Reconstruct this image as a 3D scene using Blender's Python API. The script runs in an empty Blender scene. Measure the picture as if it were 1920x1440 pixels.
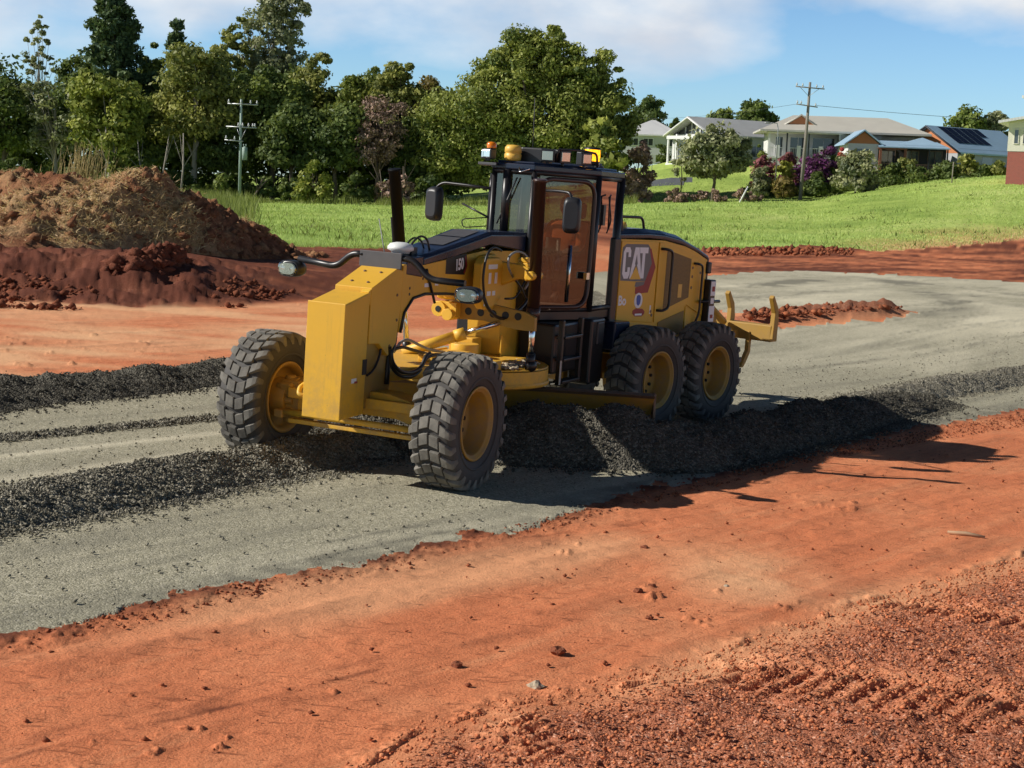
import bpy, bmesh, math, random
import numpy as np
from mathutils import Matrix, Vector
R = math.radians
scene = bpy.context.scene
COL = scene.collection
rng = np.random.default_rng(7)
random.seed(7)

# ------------------------------------------------------------------ camera and machine pose (metres, world Z up, camera above the origin)
F, PIT, H, CR = 2900.0, 0.128619, 2.9228, 0.036037
YAW, GX, GY, ROL, MPI, ART, HX = -1.980444, -1.50102, 15.20715, -0.033327, 0.0144725, -0.213562, -4.5
def rot(ax, a): return np.array(Matrix.Rotation(a, 3, ax))
GM = rot('Z', YAW) @ rot('Y', -MPI) @ rot('X', ROL)
GT = np.array([GX, GY, 0.0])
def ray(px, py):                      # a direction from the camera for a point of the 1920 x 1440 photograph
    a, b = px - 960, py - 720
    c, s = math.cos(CR), math.sin(CR)
    a, b = a * c + b * s, -a * s + b * c
    X, u = a / F, -b / F
    return np.array([X, math.cos(PIT) + u * math.sin(PIT), -math.sin(PIT) + u * math.cos(PIT)])
def GL(px, py, y):                    # machine coordinates where a sight line meets a plane of constant y of the machine
    o = GM.T @ (np.array([0, 0, H]) - GT); d = GM.T @ ray(px, py)
    return o + d * (y - o[1]) / d[1]
def GLX(px, py, x):
    o = GM.T @ (np.array([0, 0, H]) - GT); d = GM.T @ ray(px, py)
    return o + d * (x - o[0]) / d[0]
_hp = np.array([HX, 0, 0]); MA = rot('Z', ART)
def GR(px, py, y):                    # the same in the articulated rear frame
    o = GM.T @ (np.array([0, 0, H]) - GT); d = GM.T @ ray(px, py)
    o = MA.T @ (o - _hp) + _hp; d = MA.T @ d
    return o + d * (y - o[1]) / d[1]
def P(px, py, dist):                  # a point at a given distance in depth
    d = ray(px, py); return np.array([0, 0, H]) + d * dist / d[1]

# ------------------------------------------------------------------ noise
def _hash(ix, iy, seed):
    n = (ix.astype(np.int64) * 374761393 + iy.astype(np.int64) * 668265263 + seed * 1442695041) & 0xFFFFFFFF
    n = ((n ^ (n >> 13)) * 1274126177) & 0xFFFFFFFF
    n = n ^ (n >> 16)
    return (n & 0xFFFF).astype(np.float64) / 65535.0
def vnoise(x, y, seed=0):
    ix, iy = np.floor(x), np.floor(y); fx, fy = x - ix, y - iy
    u, v = fx * fx * fx * (fx * (fx * 6 - 15) + 10), fy * fy * fy * (fy * (fy * 6 - 15) + 10)
    a, b = _hash(ix, iy, seed), _hash(ix + 1, iy, seed)
    c, d = _hash(ix, iy + 1, seed), _hash(ix + 1, iy + 1, seed)
    return (a + (b - a) * u) * (1 - v) + (c + (d - c) * u) * v - 0.5
def fbm(x, y, sc, octv=4, seed=0, gain=.5):
    x, y = np.asarray(x, float) / sc, np.asarray(y, float) / sc
    t, a = 0, 1.0
    for k in range(octv):
        t = t + a * vnoise(x + 17.3 * k, y - 9.1 * k, seed + k); x, y = x * 2.03, y * 2.03; a *= gain
    return t
def sst(a, b, x):
    t = np.clip((x - a) / (b - a), 0, 1); return t * t * (3 - 2 * t)

# ------------------------------------------------------------------ terrain shape
def platform(px): return np.interp(px, [-900, 250, 350, 450, 600, 760, 900, 1100], [.9, .85, .75, .52, .35, .22, .12, 0])
def bank_foot(px): return np.interp(px, [-900, -300, 0, 130, 250, 450, 600, 760, 900, 1100], [30, 30, 31.0, 31.4, 31.2, 33.5, 36.5, 40, 43, 46])
def hz(x, y):
    x = np.asarray(x, float); y = np.asarray(y, float)
    ys = np.maximum(y, 1.0); px = 960 + F * np.clip(x / ys, -1.4, 1.4)
    d = np.hypot(x - GX, y - GY - 3)
    n = GM[:, 2]
    z = -(n[0] * (x - GX) + n[1] * (y - GY)) / n[2] * (1 - sst(11, 26, d))
    f = bank_foot(px)
    z = z + platform(px) * sst(f, f + 5.0, y) * (1 - sst(62, 92, y))
    z160 = np.interp(px, [-400, 450, 800, 980, 1240, 1330, 1500, 1600, 1720, 1850, 1950, 2200], [.2, .15, .5, 1.0, 1.7, 2.0, 2.4, 3.4, 4.6, 5.5, 5.9, 6.3])
    z200 = np.interp(px, [-400, 450, 800, 980, 1150, 1240, 1400, 1600, 1850, 2200], [.6, .6, 1.0, 2.4, 5.0, 6.6, 7.4, 7.4, 8.0, 8.4])
    z = z + z160 * sst(78, 165, y) + (z200 - z160) * sst(158, 205, y)
    return z
def G(px, py):                        # where a sight line meets the terrain
    d = ray(px, py); t = np.concatenate([np.linspace(4, 60, 1500), np.linspace(60.1, 320, 1500)])
    q = np.array([0, 0, H])[None] + d[None] * t[:, None]
    below = np.nonzero(q[:, 2] < hz(q[:, 0], q[:, 1]))[0]
    k = below[0] if len(below) else len(t) - 1
    return q[k]
def poly(pts): return np.array([G(*p)[:2] for p in pts])
def inside(pg, x, y):
    r = np.zeros(x.shape, bool); n = len(pg)
    for i in range(n):
        x0, y0 = pg[i]; x1, y1 = pg[(i + 1) % n]
        c = (y0 > y) != (y1 > y)
        r ^= c & (x < (x1 - x0) * (y - y0) / ((y1 - y0) or 1e-9) + x0)
    return r
def pdist(pg, x, y, closed=False):    # distance to a polyline
    best = np.full(x.shape, 1e9); n = len(pg)
    for i in range(n if closed else n - 1):
        a = pg[i]; b = pg[(i + 1) % n]; ab = b - a; L = (ab ** 2).sum() or 1e-9
        t = np.clip(((x - a[0]) * ab[0] + (y - a[1]) * ab[1]) / L, 0, 1)
        best = np.minimum(best, np.hypot(x - a[0] - t * ab[0], y - a[1] - t * ab[1]))
    return best

# ------------------------------------------------------------------ materials
MATS = {}
class NT:
    def __init__(s, name):
        s.m = bpy.data.materials.new(name); s.m.use_nodes = True; s.t = s.m.node_tree; s.n = s.t.nodes; s.n.clear()
        s.out = s.n.new('ShaderNodeOutputMaterial'); MATS[name] = s.m
    def new(s, ty, **kw):
        nd = s.n.new(ty)
        for k, v in kw.items():
            if k in nd.inputs: nd.inputs[k].default_value = v
            else: setattr(nd, k, v)
        return nd
    def link(s, a, b): s.t.links.new(a, b)
    def noise(s, scale, detail=4, rough=.55, vec=None, dist=0):
        nd = s.new('ShaderNodeTexNoise'); nd.inputs['Scale'].default_value = scale; nd.inputs['Detail'].default_value = detail
        nd.inputs['Roughness'].default_value = rough; nd.inputs['Distortion'].default_value = dist
        if vec is not None: s.link(vec, nd.inputs['Vector'])
        return nd
    def ramp(s, fac, stops):
        nd = s.new('ShaderNodeValToRGB'); e = nd.color_ramp.elements
        while len(e) < len(stops): e.new(.5)
        for i, (p, c) in enumerate(stops):
            e[i].position = p; e[i].color = (*c, 1) if len(c) == 3 else c
        s.link(fac, nd.inputs['Fac']); return nd
    def mix(s, fac, a, b, mode='MIX'):
        nd = s.new('ShaderNodeMix', data_type='RGBA', blend_type=mode)
        for sock, v in ((nd.inputs[0], fac), (nd.inputs[6], a), (nd.inputs[7], b)):
            if hasattr(v, 'is_linked'): s.link(v, sock)
            elif isinstance(v, (int, float)): sock.default_value = v
            else: sock.default_value = (*v, 1)
        return nd.outputs[2]
    def math(s, op, a, b=None, clamp=False):
        nd = s.new('ShaderNodeMath', operation=op, use_clamp=clamp)
        for i, v in enumerate((a, b)):
            if v is None: continue
            if hasattr(v, 'is_linked'): s.link(v, nd.inputs[i])
            else: nd.inputs[i].default_value = v
        return nd.outputs[0]
    def bump(s, h, strength, dist=.02):
        nd = s.new('ShaderNodeBump'); nd.inputs['Strength'].default_value = strength; nd.inputs['Distance'].default_value = dist
        s.link(h, nd.inputs['Height']); return nd.outputs[0]
    def bsdf(s, col, rough=.6, metal=0, normal=None, spec=.5):
        nd = s.new('ShaderNodeBsdfPrincipled')
        for k, v in (('Base Color', col), ('Roughness', rough), ('Metallic', metal), ('Normal', normal), ('Specular IOR Level', spec)):
            if v is None: continue
            if hasattr(v, 'is_linked'): s.link(v, nd.inputs[k])
            else: nd.inputs[k].default_value = (*v, 1) if isinstance(v, tuple) else v
        s.link(nd.outputs[0], s.out.inputs[0]); return nd
    def coord(s, k='Object'): return s.new('ShaderNodeTexCoord').outputs[k]
    def geo(s): return s.new('ShaderNodeNewGeometry')
    def attr(s, name): return s.new('ShaderNodeAttribute', attribute_name=name)

def plain(name, col, rough=.6, metal=0, var=.15, scale=8, dust=0.0, dustcol=(.30, .17, .10), spec=.5, bump=0):
    t = NT(name); co = t.coord()
    n = t.noise(scale, 5, .6, co)
    c = t.mix(n.outputs[0], tuple(v * (1 - var) for v in col), tuple(min(1, v * (1 + var)) for v in col))
    r = rough
    if dust:
        g = t.geo(); sx = t.new('ShaderNodeSeparateXYZ'); t.link(g.outputs['Normal'], sx.inputs[0])
        n2 = t.noise(3.1, 7, .65, co)
        up = t.math('MULTIPLY_ADD', sx.outputs[2], .35); up.node.inputs[2].default_value = .5
        f = t.math('MULTIPLY', t.math('MULTIPLY', n2.outputs[0], up), dust * 2.2, True)
        c = t.mix(f, c, dustcol)
        rr = t.math('MULTIPLY_ADD', f, .5, True); rr.node.inputs[2].default_value = rough; r = rr
    if dust and name in ('yellow_paint', 'yellow_shade', 'bright_yellow'):
        ge = t.geo(); sz = t.new('ShaderNodeSeparateXYZ'); t.link(co, sz.inputs[0])
        lo = t.new('ShaderNodeMapRange'); t.link(sz.outputs[2], lo.inputs[0]); lo.inputs[1].default_value = 1.5; lo.inputs[2].default_value = .35
        n6 = t.noise(9, 8, .72, co); k = t.ramp(n6.outputs[0], [(.42, (0, 0, 0)), (.62, (1, 1, 1))]).outputs[0]
        c = t.mix(t.math('MULTIPLY', t.math('MULTIPLY', lo.outputs[0], k), .5, True), c, (.30, .20, .12))
        mp = t.new('ShaderNodeMapping'); mp.inputs['Scale'].default_value = (14, 14, .9); t.link(co, mp.inputs[0])
        n7 = t.noise(1.0, 5, .7, mp.outputs[0]); k7 = t.ramp(n7.outputs[0], [(.56, (0, 0, 0)), (.74, (1, 1, 1))]).outputs[0]
        c = t.mix(t.math('MULTIPLY', k7, .22), c, (.26, .16, .07))
        n8 = t.noise(38, 3, .6, co); k8 = t.ramp(n8.outputs[0], [(.70, (0, 0, 0)), (.74, (1, 1, 1))]).outputs[0]
        c = t.mix(t.math('MULTIPLY', k8, .5), c, (.12, .07, .03))
    nb = t.bump(t.noise(scale * 6, 4, .6, co).outputs[0], bump, .01) if bump else None
    t.bsdf(c, r, metal, nb, spec); return t.m

plain('yellow_paint', (.86, .475, .030), .42, 0, .05, 2.5, .16, (.34, .22, .12))
plain('yellow_shade', (.50, .28, .03), .5, 0, .12, 4, .35, (.30, .19, .10))  # darker, dustier copy of yellow_paint; the ripper's shade is put into the colour
plain('bright_yellow', (.88, .52, .05), .45, 0, .06, 5, .1)
plain('navy_paint', (.010, .019, .046), .26, 0, .2, 3, .04, (.20, .17, .14))
plain('black_paint', (.012, .012, .014), .34, 0, .3, 6, .06, (.14, .10, .08))
plain('black_plastic', (.018, .019, .023), .42, 0, .2, 9, .04, (.12, .10, .08))
plain('grey_steel', (.09, .095, .105), .5, .2, .2, 9, .08)
plain('dark_red_tube', (.045, .022, .018), .32, 0, .2, 5, .1)
plain('matt_black', (.008, .008, .009), .6, 0, .2, 6, spec=.12)
plain('chrome', (.75, .75, .76), .16, 1, .05, 5)
plain('steel_edge', (.22, .15, .10), .45, .6, .4, 12, .4)
plain('dust_grey', (.46, .38, .27), .95, 0, .3, 30, 0, bump=.6)
plain('hose_rubber', (.016, .016, .017), .45, 0, .2, 9)
plain('hose_grey', (.28, .28, .27), .5, 0, .2, 9)
plain('white_paint', (.78, .78, .76), .45, 0, .05, 3)
plain('decal_white', (.88, .88, .90), .5, 0, .04, 6)
plain('decal_grey', (.16, .16, .16), .5, 0, .05, 6)
plain('decal_red', (.34, .03, .025), .5, 0, .05, 6)
plain('decal_blue', (.03, .10, .45), .5, 0, .05, 6)
plain('decal_black', (.015, .015, .015), .5, 0, .05, 6)
plain('orange_lens', (.75, .20, .01), .2, 0, .05, 6)
plain('antenna_yellow', (.80, .47, .08), .45, 0, .05, 6)
plain('skin', (.48, .26, .18), .5, 0, .06, 8)
plain('orange_shirt', (.80, .17, .03), .8, 0, .08, 14, bump=.3)
plain('dark_trousers', (.03, .035, .06), .85, 0, .1, 14, bump=.3)
plain('hair', (.03, .02, .015), .7, 0, .2, 40)
plain('seat_fabric', (.025, .025, .028), .85, 0, .2, 20)
plain('pole_wood', (.25, .225, .19), .9, 0, .3, 5, bump=.5)
plain('pole_green', (.34, .44, .38), .7, 0, .25, 2)
plain('galvanised', (.48, .49, .49), .45, .6, .12, 5)
plain('porcelain', (.55, .56, .56), .3, 0, .1, 5)
plain('wire', (.05, .05, .05), .6)
plain('bark', (.12, .095, .07), .95, 0, .4, 6, bump=.6)
plain('pale_bark', (.34, .30, .25), .9, 0, .35, 4, bump=.4)
plain('twig', (.15, .105, .085), .95, 0, .35, 4)
plain('house_white', (.72, .72, .70), .7, 0, .05, 1)
plain('house_grey', (.47, .48, .49), .75, 0, .06, 1)
plain('house_cream', (.72, .69, .58), .75, 0, .05, 1)
plain('house_orange', (.58, .22, .09), .75, 0, .08, 1)
plain('brown_post', (.27, .10, .055), .7, 0, .12, 3)
plain('dark_fascia', (.03, .033, .04), .6, 0, .1, 3)
plain('timber_floor', (.20, .13, .09), .8, 0, .2, 5)
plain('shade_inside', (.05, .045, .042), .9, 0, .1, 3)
plain('pale_concrete', (.42, .36, .30), .9, 0, .12, 2, bump=.2)
plain('asphalt', (.10, .11, .12), .9, 0, .15, 2, bump=.2)
plain('stick_wood', (.45, .29, .17), .9, 0, .3, 9)
plain('straw', (.50, .37, .16), .9, 0, .3, 3)
plain('solar_panel', (.012, .015, .028), .15, 0, .2, 2)

def ribbed(name, col, scale, axis='X', depth=.35, rough=.45):
    t = NT(name); co = t.coord()
    w = t.new('ShaderNodeTexWave', wave_type='BANDS', bands_direction=axis); w.inputs['Scale'].default_value = scale
    t.link(co, w.inputs['Vector'])
    n = t.noise(.6, 4, .5, co)
    c = t.mix(n.outputs[0], tuple(v * .88 for v in col), tuple(min(1, v * 1.1) for v in col))
    c = t.mix(t.math('MULTIPLY', w.outputs['Fac'], .18), c, tuple(v * .6 for v in col))
    t.bsdf(c, rough, 0, t.bump(w.outputs['Fac'], depth, .03)); return t.m
ribbed('roof_grey', (.56, .56, .54), 2.6); ribbed('roof_beige', (.62, .59, .51), 2.6); ribbed('roof_blue', (.36, .52, .66), 2.6)
ribbed('roof_white', (.66, .66, .65), 2.6); ribbed('board_white', (.66, .66, .64), 3.4, 'Z', .25, .7)

def brick_mat():
    t = NT('red_brick'); b = t.new('ShaderNodeTexBrick'); sx = t.new('ShaderNodeSeparateXYZ'); t.link(t.coord(), sx.inputs[0]); cx = t.new('ShaderNodeCombineXYZ'); t.link(t.math('ADD', sx.outputs[0], sx.outputs[1]), cx.inputs[0]); t.link(sx.outputs[2], cx.inputs[1]); t.link(cx.outputs[0], b.inputs['Vector'])
    b.inputs['Color1'].default_value = (.42, .085, .06, 1); b.inputs['Color2'].default_value = (.33, .07, .05, 1); b.inputs['Mortar'].default_value = (.33, .25, .22, 1)
    b.inputs['Scale'].default_value = 3.2; t.bsdf(b.outputs[0], .85)
brick_mat()

def mesh_vent():
    t = NT('vent_mesh'); co = t.coord()
    v = t.new('ShaderNodeTexVoronoi', feature='F1'); v.inputs['Scale'].default_value = 60; v.inputs['Randomness'].default_value = .15; t.link(co, v.inputs['Vector'])
    c = t.ramp(v.outputs['Distance'], [(.22, (.05, .03, .01)), (.45, (.27, .16, .035))])
    t.bsdf(c.outputs[0], .6)
mesh_vent()

def rubber():
    t = NT('tyre_rubber'); co = t.coord(); g = t.geo()
    n = t.noise(6, 6, .6, co); n2 = t.noise(45, 3, .6, co)
    c = t.mix(n.outputs[0], (.024, .023, .024), (.070, .064, .058))
    f = t.math('MULTIPLY', n2.outputs[0], .25)
    c = t.mix(f, c, (.16, .14, .12)); t.bsdf(c, .72, 0, t.bump(n2.outputs[0], .25, .004))
    t = NT('tread_rubber'); co = t.coord()
    n = t.noise(5, 6, .65, co)
    c = t.ramp(n.outputs[0], [(.3, (.085, .078, .068)), (.7, (.25, .23, .195))]); t.bsdf(c.outputs[0], .85, 0, t.bump(t.noise(60, 3, .6, co).outputs[0], .3, .004))
rubber()

def glass_mat(name, tint, refl, rough=.02):
    t = NT(name)
    tr = t.new('ShaderNodeBsdfTransparent'); tr.inputs[0].default_value = (*tint, 1)
    gl = t.new('ShaderNodeBsdfGlossy'); gl.inputs['Roughness'].default_value = rough; gl.inputs[0].default_value = (.9, .9, .9, 1)
    n = t.noise(2.2, 5, .6, t.coord()); 
    lw = t.new('ShaderNodeFresnel'); lw.inputs[0].default_value = 1.5
    f = t.math('MULTIPLY_ADD', lw.outputs[0], 1.0, True); f.node.inputs[2].default_value = refl
    df = t.new('ShaderNodeBsdfDiffuse'); df.inputs[0].default_value = (.25, .18, .13, 1)
    mx = t.new('ShaderNodeMixShader'); t.link(f, mx.inputs[0]); t.link(tr.outputs[0], mx.inputs[1]); t.link(gl.outputs[0], mx.inputs[2])
    m2 = t.new('ShaderNodeMixShader'); t.link(t.math('MULTIPLY', n.outputs[0], .06), m2.inputs[0]); t.link(mx.outputs[0], m2.inputs[1]); t.link(df.outputs[0], m2.inputs[2])
    t.link(m2.outputs[0], t.out.inputs[0]); return t.m
glass_mat('cab_glass', (.35, .34, .32), .07); glass_mat('lamp_glass', (.85, .87, .88), .15)
def win_mat():
    t = NT('window_glass'); n = t.noise(.7, 2, .5, t.coord())
    c = t.mix(n.outputs[0], (.02, .025, .03), (.10, .11, .12)); t.bsdf(c, .06, 0, None, .9)
win_mat()
def emis(name, col, st):
    t = NT(name); e = t.new('ShaderNodeEmission'); e.inputs[0].default_value = (*col, 1); e.inputs[1].default_value = st
    d = t.new('ShaderNodeBsdfGlossy'); d.inputs[0].default_value = (.9, .4, .05, 1); a = t.new('ShaderNodeAddShader')
    n = t.noise(40, 2, .5, t.coord()); t.link(t.math('MULTIPLY', n.outputs[0], st * 2.0), e.inputs[1])
    t.link(e.outputs[0], a.inputs[0]); t.link(d.outputs[0], a.inputs[1]); t.link(a.outputs[0], t.out.inputs[0])
emis('beacon_glow', (1, .40, .01), 2.2)

def foliage(name, dark, light, trans=.3, rough=.55):
    t = NT(name); a = t.attr('tint')
    c = t.mix(a.outputs['Fac'], dark, light)
    b = t.new('ShaderNodeBsdfPrincipled'); t.link(c, b.inputs['Base Color']); b.inputs['Roughness'].default_value = rough; b.inputs['Specular IOR Level'].default_value = .25
    tr = t.new('ShaderNodeBsdfTranslucent'); t.link(t.mix(.4, c, (.30, .36, .05)), tr.inputs[0])
    mx = t.new('ShaderNodeMixShader'); mx.inputs[0].default_value = trans
    t.link(b.outputs[0], mx.inputs[1]); t.link(tr.outputs[0], mx.inputs[2]); t.link(mx.outputs[0], t.out.inputs[0])
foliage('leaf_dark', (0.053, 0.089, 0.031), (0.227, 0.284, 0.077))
foliage('leaf_mid', (0.080, 0.124, 0.035), (0.331, 0.384, 0.089))
foliage('leaf_olive', (0.127, 0.154, 0.048), (0.479, 0.468, 0.115))
foliage('leaf_lime', (0.111, 0.162, 0.031), (0.468, 0.478, 0.099))
foliage('leaf_fig', (0.113, 0.159, 0.043), (0.511, 0.526, 0.121))
foliage('leaf_grey', (0.147, 0.174, 0.101), (0.483, 0.486, 0.250))
foliage('leaf_brown', (0.197, 0.134, 0.108), (0.545, 0.360, 0.271), .15)
foliage('leaf_rust', (0.121, 0.103, 0.038), (0.371, 0.273, 0.085))
foliage('leaf_pine', (0.046, 0.086, 0.045), (0.181, 0.246, 0.095), .12)
foliage('leaf_purple', (0.074, 0.016, 0.069), (0.241, 0.065, 0.222))
foliage('leaf_maroon', (0.178, 0.055, 0.070), (0.517, 0.178, 0.200))
foliage('leaf_red', (0.587, 0.059, 0.059), (0.800, 0.148, 0.148))
foliage('leaf_yellow', (0.211, 0.194, 0.026), (0.480, 0.480, 0.089))
foliage('grass_blade', (0.282, 0.427, 0.089), (0.706, 0.850, 0.294), .45)
foliage('dry_blade', (.50, .32, .15), (.88, .68, .37), .3)
foliage('tall_grass_blade', (.11, .14, .035), (.36, .40, .12), .4)

def soil(name, cols, damp, bumpk=.55, fine=1.0):
    """red soil: noise in world metres, a per-vertex 'damp' amount and a per-vertex 'loose' amount"""
    t = NT(name); co = t.coord()
    n1 = t.noise(.55, 6, .62, co); n2 = t.noise(7 * fine, 6, .68, co); n3 = t.noise(60 * fine, 4, .65, co)
    c = t.ramp(n1.outputs[0], [(.32, cols[0]), (.52, cols[1]), (.72, cols[2])]).outputs[0]
    f2 = t.ramp(n2.outputs[0], [(.36, (0, 0, 0)), (.66, (1, 1, 1))]).outputs[0]
    c = t.mix(t.math('MULTIPLY', f2, .42), c, cols[3])
    m1 = t.new('ShaderNodeMapping'); m1.inputs['Rotation'].default_value = (0, 0, -R(51.7)); t.link(co, m1.inputs[0])
    m2 = t.new('ShaderNodeMapping'); m2.inputs['Scale'].default_value = (.10, 1, 1); t.link(m1.outputs[0], m2.inputs[0])
    n4 = t.noise(5.5, 8, .72, m2.outputs[0], .3); f4 = t.ramp(n4.outputs[0], [(.38, (1, 1, 1)), (.52, (0, 0, 0))]).outputs[0]
    c = t.mix(t.math('MULTIPLY', f4, .42), c, tuple(v * .62 for v in cols[0]))
    n5 = t.noise(2.2, 8, .75, m2.outputs[0], .2); f5 = t.ramp(n5.outputs[0], [(.52, (0, 0, 0)), (.68, (1, 1, 1))]).outputs[0]
    c = t.mix(t.math('MULTIPLY', f5, .40), c, (.88, .42, .21))
    f3 = t.ramp(n3.outputs[0], [(.36, (1, 1, 1)), (.48, (0, 0, 0))]).outputs[0]
    c = t.mix(t.math('MULTIPLY', f3, .55), c, cols[4])
    m3 = t.new('ShaderNodeMapping'); m3.inputs['Scale'].default_value = (.22, 1, 1); m3.inputs['Rotation'].default_value = (0, 0, R(-8)); t.link(co, m3.inputs[0])
    n9 = t.noise(24, 7, .68, m3.outputs[0], .5); f9 = t.ramp(n9.outputs[0], [(.33, (1, 1, 1)), (.41, (0, 0, 0))]).outputs[0]
    c = t.mix(t.math('MULTIPLY', f9, .7), c, cols[4])
    n10 = t.noise(150, 2, .5, co); f10 = t.ramp(n10.outputs[0], [(.60, (0, 0, 0)), (.70, (1, 1, 1))]).outputs[0]
    c = t.mix(t.math('MULTIPLY', f10, .45), c, (.93, .50, .26))
    l = t.attr('pale'); c = t.mix(t.math('MULTIPLY', l.outputs['Fac'], .8), c, (.92, .54, .29))
    g = t.attr('grit'); v = t.new('ShaderNodeTexVoronoi', feature='F1'); v.inputs['Scale'].default_value = 62; t.link(co, v.inputs['Vector'])
    hs = t.new('ShaderNodeSeparateColor'); t.link(v.outputs['Color'], hs.inputs[0])
    sp = t.ramp(hs.outputs[0], [(0, (.16, .052, .032)), (.45, (.40, .150, .088)), (.88, (.54, .23, .14)), (1, (.84, .55, .40))]).outputs[0]
    c = t.mix(t.math('MULTIPLY', g.outputs['Fac'], .72), c, sp)
    a = t.attr('damp'); c = t.mix(t.math('MULTIPLY', a.outputs['Fac'], .92), c, damp)
    hgt = t.math('ADD', t.math('MULTIPLY', n2.outputs[0], 1.0), t.math('MULTIPLY', n3.outputs[0], .55))
    hgt = t.math('SUBTRACT', hgt, t.math('MULTIPLY', f9, .5)); hgt = t.math('SUBTRACT', hgt, t.math('MULTIPLY', t.math('MULTIPLY', v.outputs['Distance'], g.outputs['Fac']), .6))
    t.bsdf(c, .95, 0, t.bump(hgt, bumpk, .03), .15)
soil('red_soil', [(.74, .232, .100), (.82, .280, .124), (.88, .365, .175), (.64, .185, .078), (.30, .086, .040)], (.115, .034, .020))

def gravel(name, cols, speck, sc=42, bumpk=.6):
    t = NT(name); co = t.coord()
    n1 = t.noise(.35, 5, .6, co); n2 = t.noise(9, 5, .6, co)
    v = t.new('ShaderNodeTexVoronoi', feature='F1'); v.inputs['Scale'].default_value = sc; t.link(co, v.inputs['Vector'])
    hs = t.new('ShaderNodeSeparateColor'); t.link(v.outputs['Color'], hs.inputs[0])
    c = t.ramp(n1.outputs[0], [(.35, cols[0]), (.65, cols[1])]).outputs[0]
    sp = t.ramp(hs.outputs[0], [(.0, speck[0]), (.3, speck[1]), (.75, speck[2]), (1, speck[3])]).outputs[0]
    c = t.mix(.78, c, sp)
    c = t.mix(t.math('MULTIPLY', n2.outputs[0], .35), c, tuple(v_ * .6 for v_ in cols[0]))
    a = t.attr('damp'); c = t.mix(t.math('MULTIPLY', a.outputs['Fac'], .85), c, (.19, .178, .135))
    l = t.attr('pale'); c = t.mix(t.math('MULTIPLY', l.outputs['Fac'], .7), c, (.86, .78, .58))
    hgt = t.math('SUBTRACT', n2.outputs[0], t.math('MULTIPLY', v.outputs['Distance'], 1.3))
    t.bsdf(c, .92, 0, t.bump(hgt, bumpk, .02), .2)
gravel('road_gravel', [(.385, .35, .24), (.49, .445, .305)], [(.15, .14, .10), (.37, .345, .245), (.49, .45, .325), (.74, .68, .53)], 72, .28)
gravel('windrow_gravel', [(.20, .182, .135), (.28, .255, .19)], [(.07, .064, .048), (.19, .173, .13), (.33, .30, .23), (.58, .53, .43)], 46, .8)

gravel('shaded_gravel', [(.085, .078, .060), (.125, .115, .088)], [(.035, .032, .025), (.085, .078, .06), (.15, .138, .108), (.32, .29, .235)], 46, .8)  # darker windrow_gravel with the shade on the blade heap and far ridge painted in

def meadow():
    t = NT('meadow_turf'); co = t.coord()
    n1 = t.noise(.12, 5, .6, co); n2 = t.noise(1.1, 6, .7, co)
    c = t.ramp(n1.outputs[0], [(.32, (.22, .33, .07)), (.5, (.43, .56, .13)), (.68, (.60, .69, .22))]).outputs[0]
    c = t.mix(t.math('MULTIPLY', n2.outputs[0], .6), c, (.25, .33, .07))
    a = t.attr('damp'); c = t.mix(a.outputs['Fac'], c, (.085, .085, .03))
    l = t.attr('pale'); c = t.mix(l.outputs['Fac'], c, (.66, .42, .18))
    t.bsdf(c, .95, 0, t.bump(n2.outputs[0], .8, .25), .1)
meadow()
def mound_mat():
    t = NT('mound_soil'); co = t.coord()
    n1 = t.noise(.9, 7, .72, co, .6); n2 = t.noise(5, 6, .7, co); n3 = t.noise(26, 4, .7, co)
    a = t.attr('pale')
    f = t.math('ADD', n1.outputs[0], t.math('MULTIPLY', a.outputs['Fac'], .5))
    c = t.ramp(f, [(.46, (.32, .105, .056)), (.60, (.50, .215, .11)), (.76, (.70, .39, .20)), (.96, (.84, .57, .31))]).outputs[0]
    d = t.ramp(n2.outputs[0], [(.32, (1, 1, 1)), (.5, (0, 0, 0))]).outputs[0]
    c = t.mix(t.math('MULTIPLY', d, .75), c, (.10, .036, .024))
    c = t.mix(t.math('MULTIPLY', n3.outputs[0], .35), c, (.50, .34, .17))
    t.bsdf(c, .97, 0, t.bump(t.math('ADD', n2.outputs[0], n3.outputs[0]), 1.0, .12), .1)
mound_mat()
M_ = MATS

# ------------------------------------------------------------------ object helpers
def tag(o, label=None, cat=None, group=None, kind=None):
    if label: o['label'] = label
    if cat: o['category'] = cat
    if group: o['group'] = group
    if kind: o['kind'] = kind
    return o
def empty(name, loc=(0, 0, 0), rz=0, parent=None):
    o = bpy.data.objects.new(name, None); COL.objects.link(o); o.location = loc; o.rotation_euler = (0, 0, rz); o.empty_display_size = .2
    if parent: o.parent = parent
    return o
def np_mesh(name, v, f, mat, parent=None, smooth=False, attrs=None, quads=True):
    """v (n,3), f (m,3|4) arrays"""
    me = bpy.data.meshes.new(name); k = f.shape[1]
    me.vertices.add(len(v)); me.vertices.foreach_set('co', np.ascontiguousarray(v, np.float32).ravel())
    me.loops.add(f.size); me.loops.foreach_set('vertex_index', np.ascontiguousarray(f, np.int32).ravel())
    me.polygons.add(len(f)); me.polygons.foreach_set('loop_start', np.arange(0, f.size, k, dtype=np.int32))
    me.polygons.foreach_set('loop_total', np.full(len(f), k, np.int32))
    if smooth: me.polygons.foreach_set('use_smooth', np.ones(len(f), bool))
    for an, av in (attrs or {}).items():
        at = me.attributes.new(an, 'FLOAT', 'POINT'); at.data.foreach_set('value', np.ascontiguousarray(av, np.float32))
    me.update(calc_edges=True); me.validate()
    me.materials.append(M_[mat])
    o = bpy.data.objects.new(name, me); COL.objects.link(o)
    if parent: o.parent = parent
    return o
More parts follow.
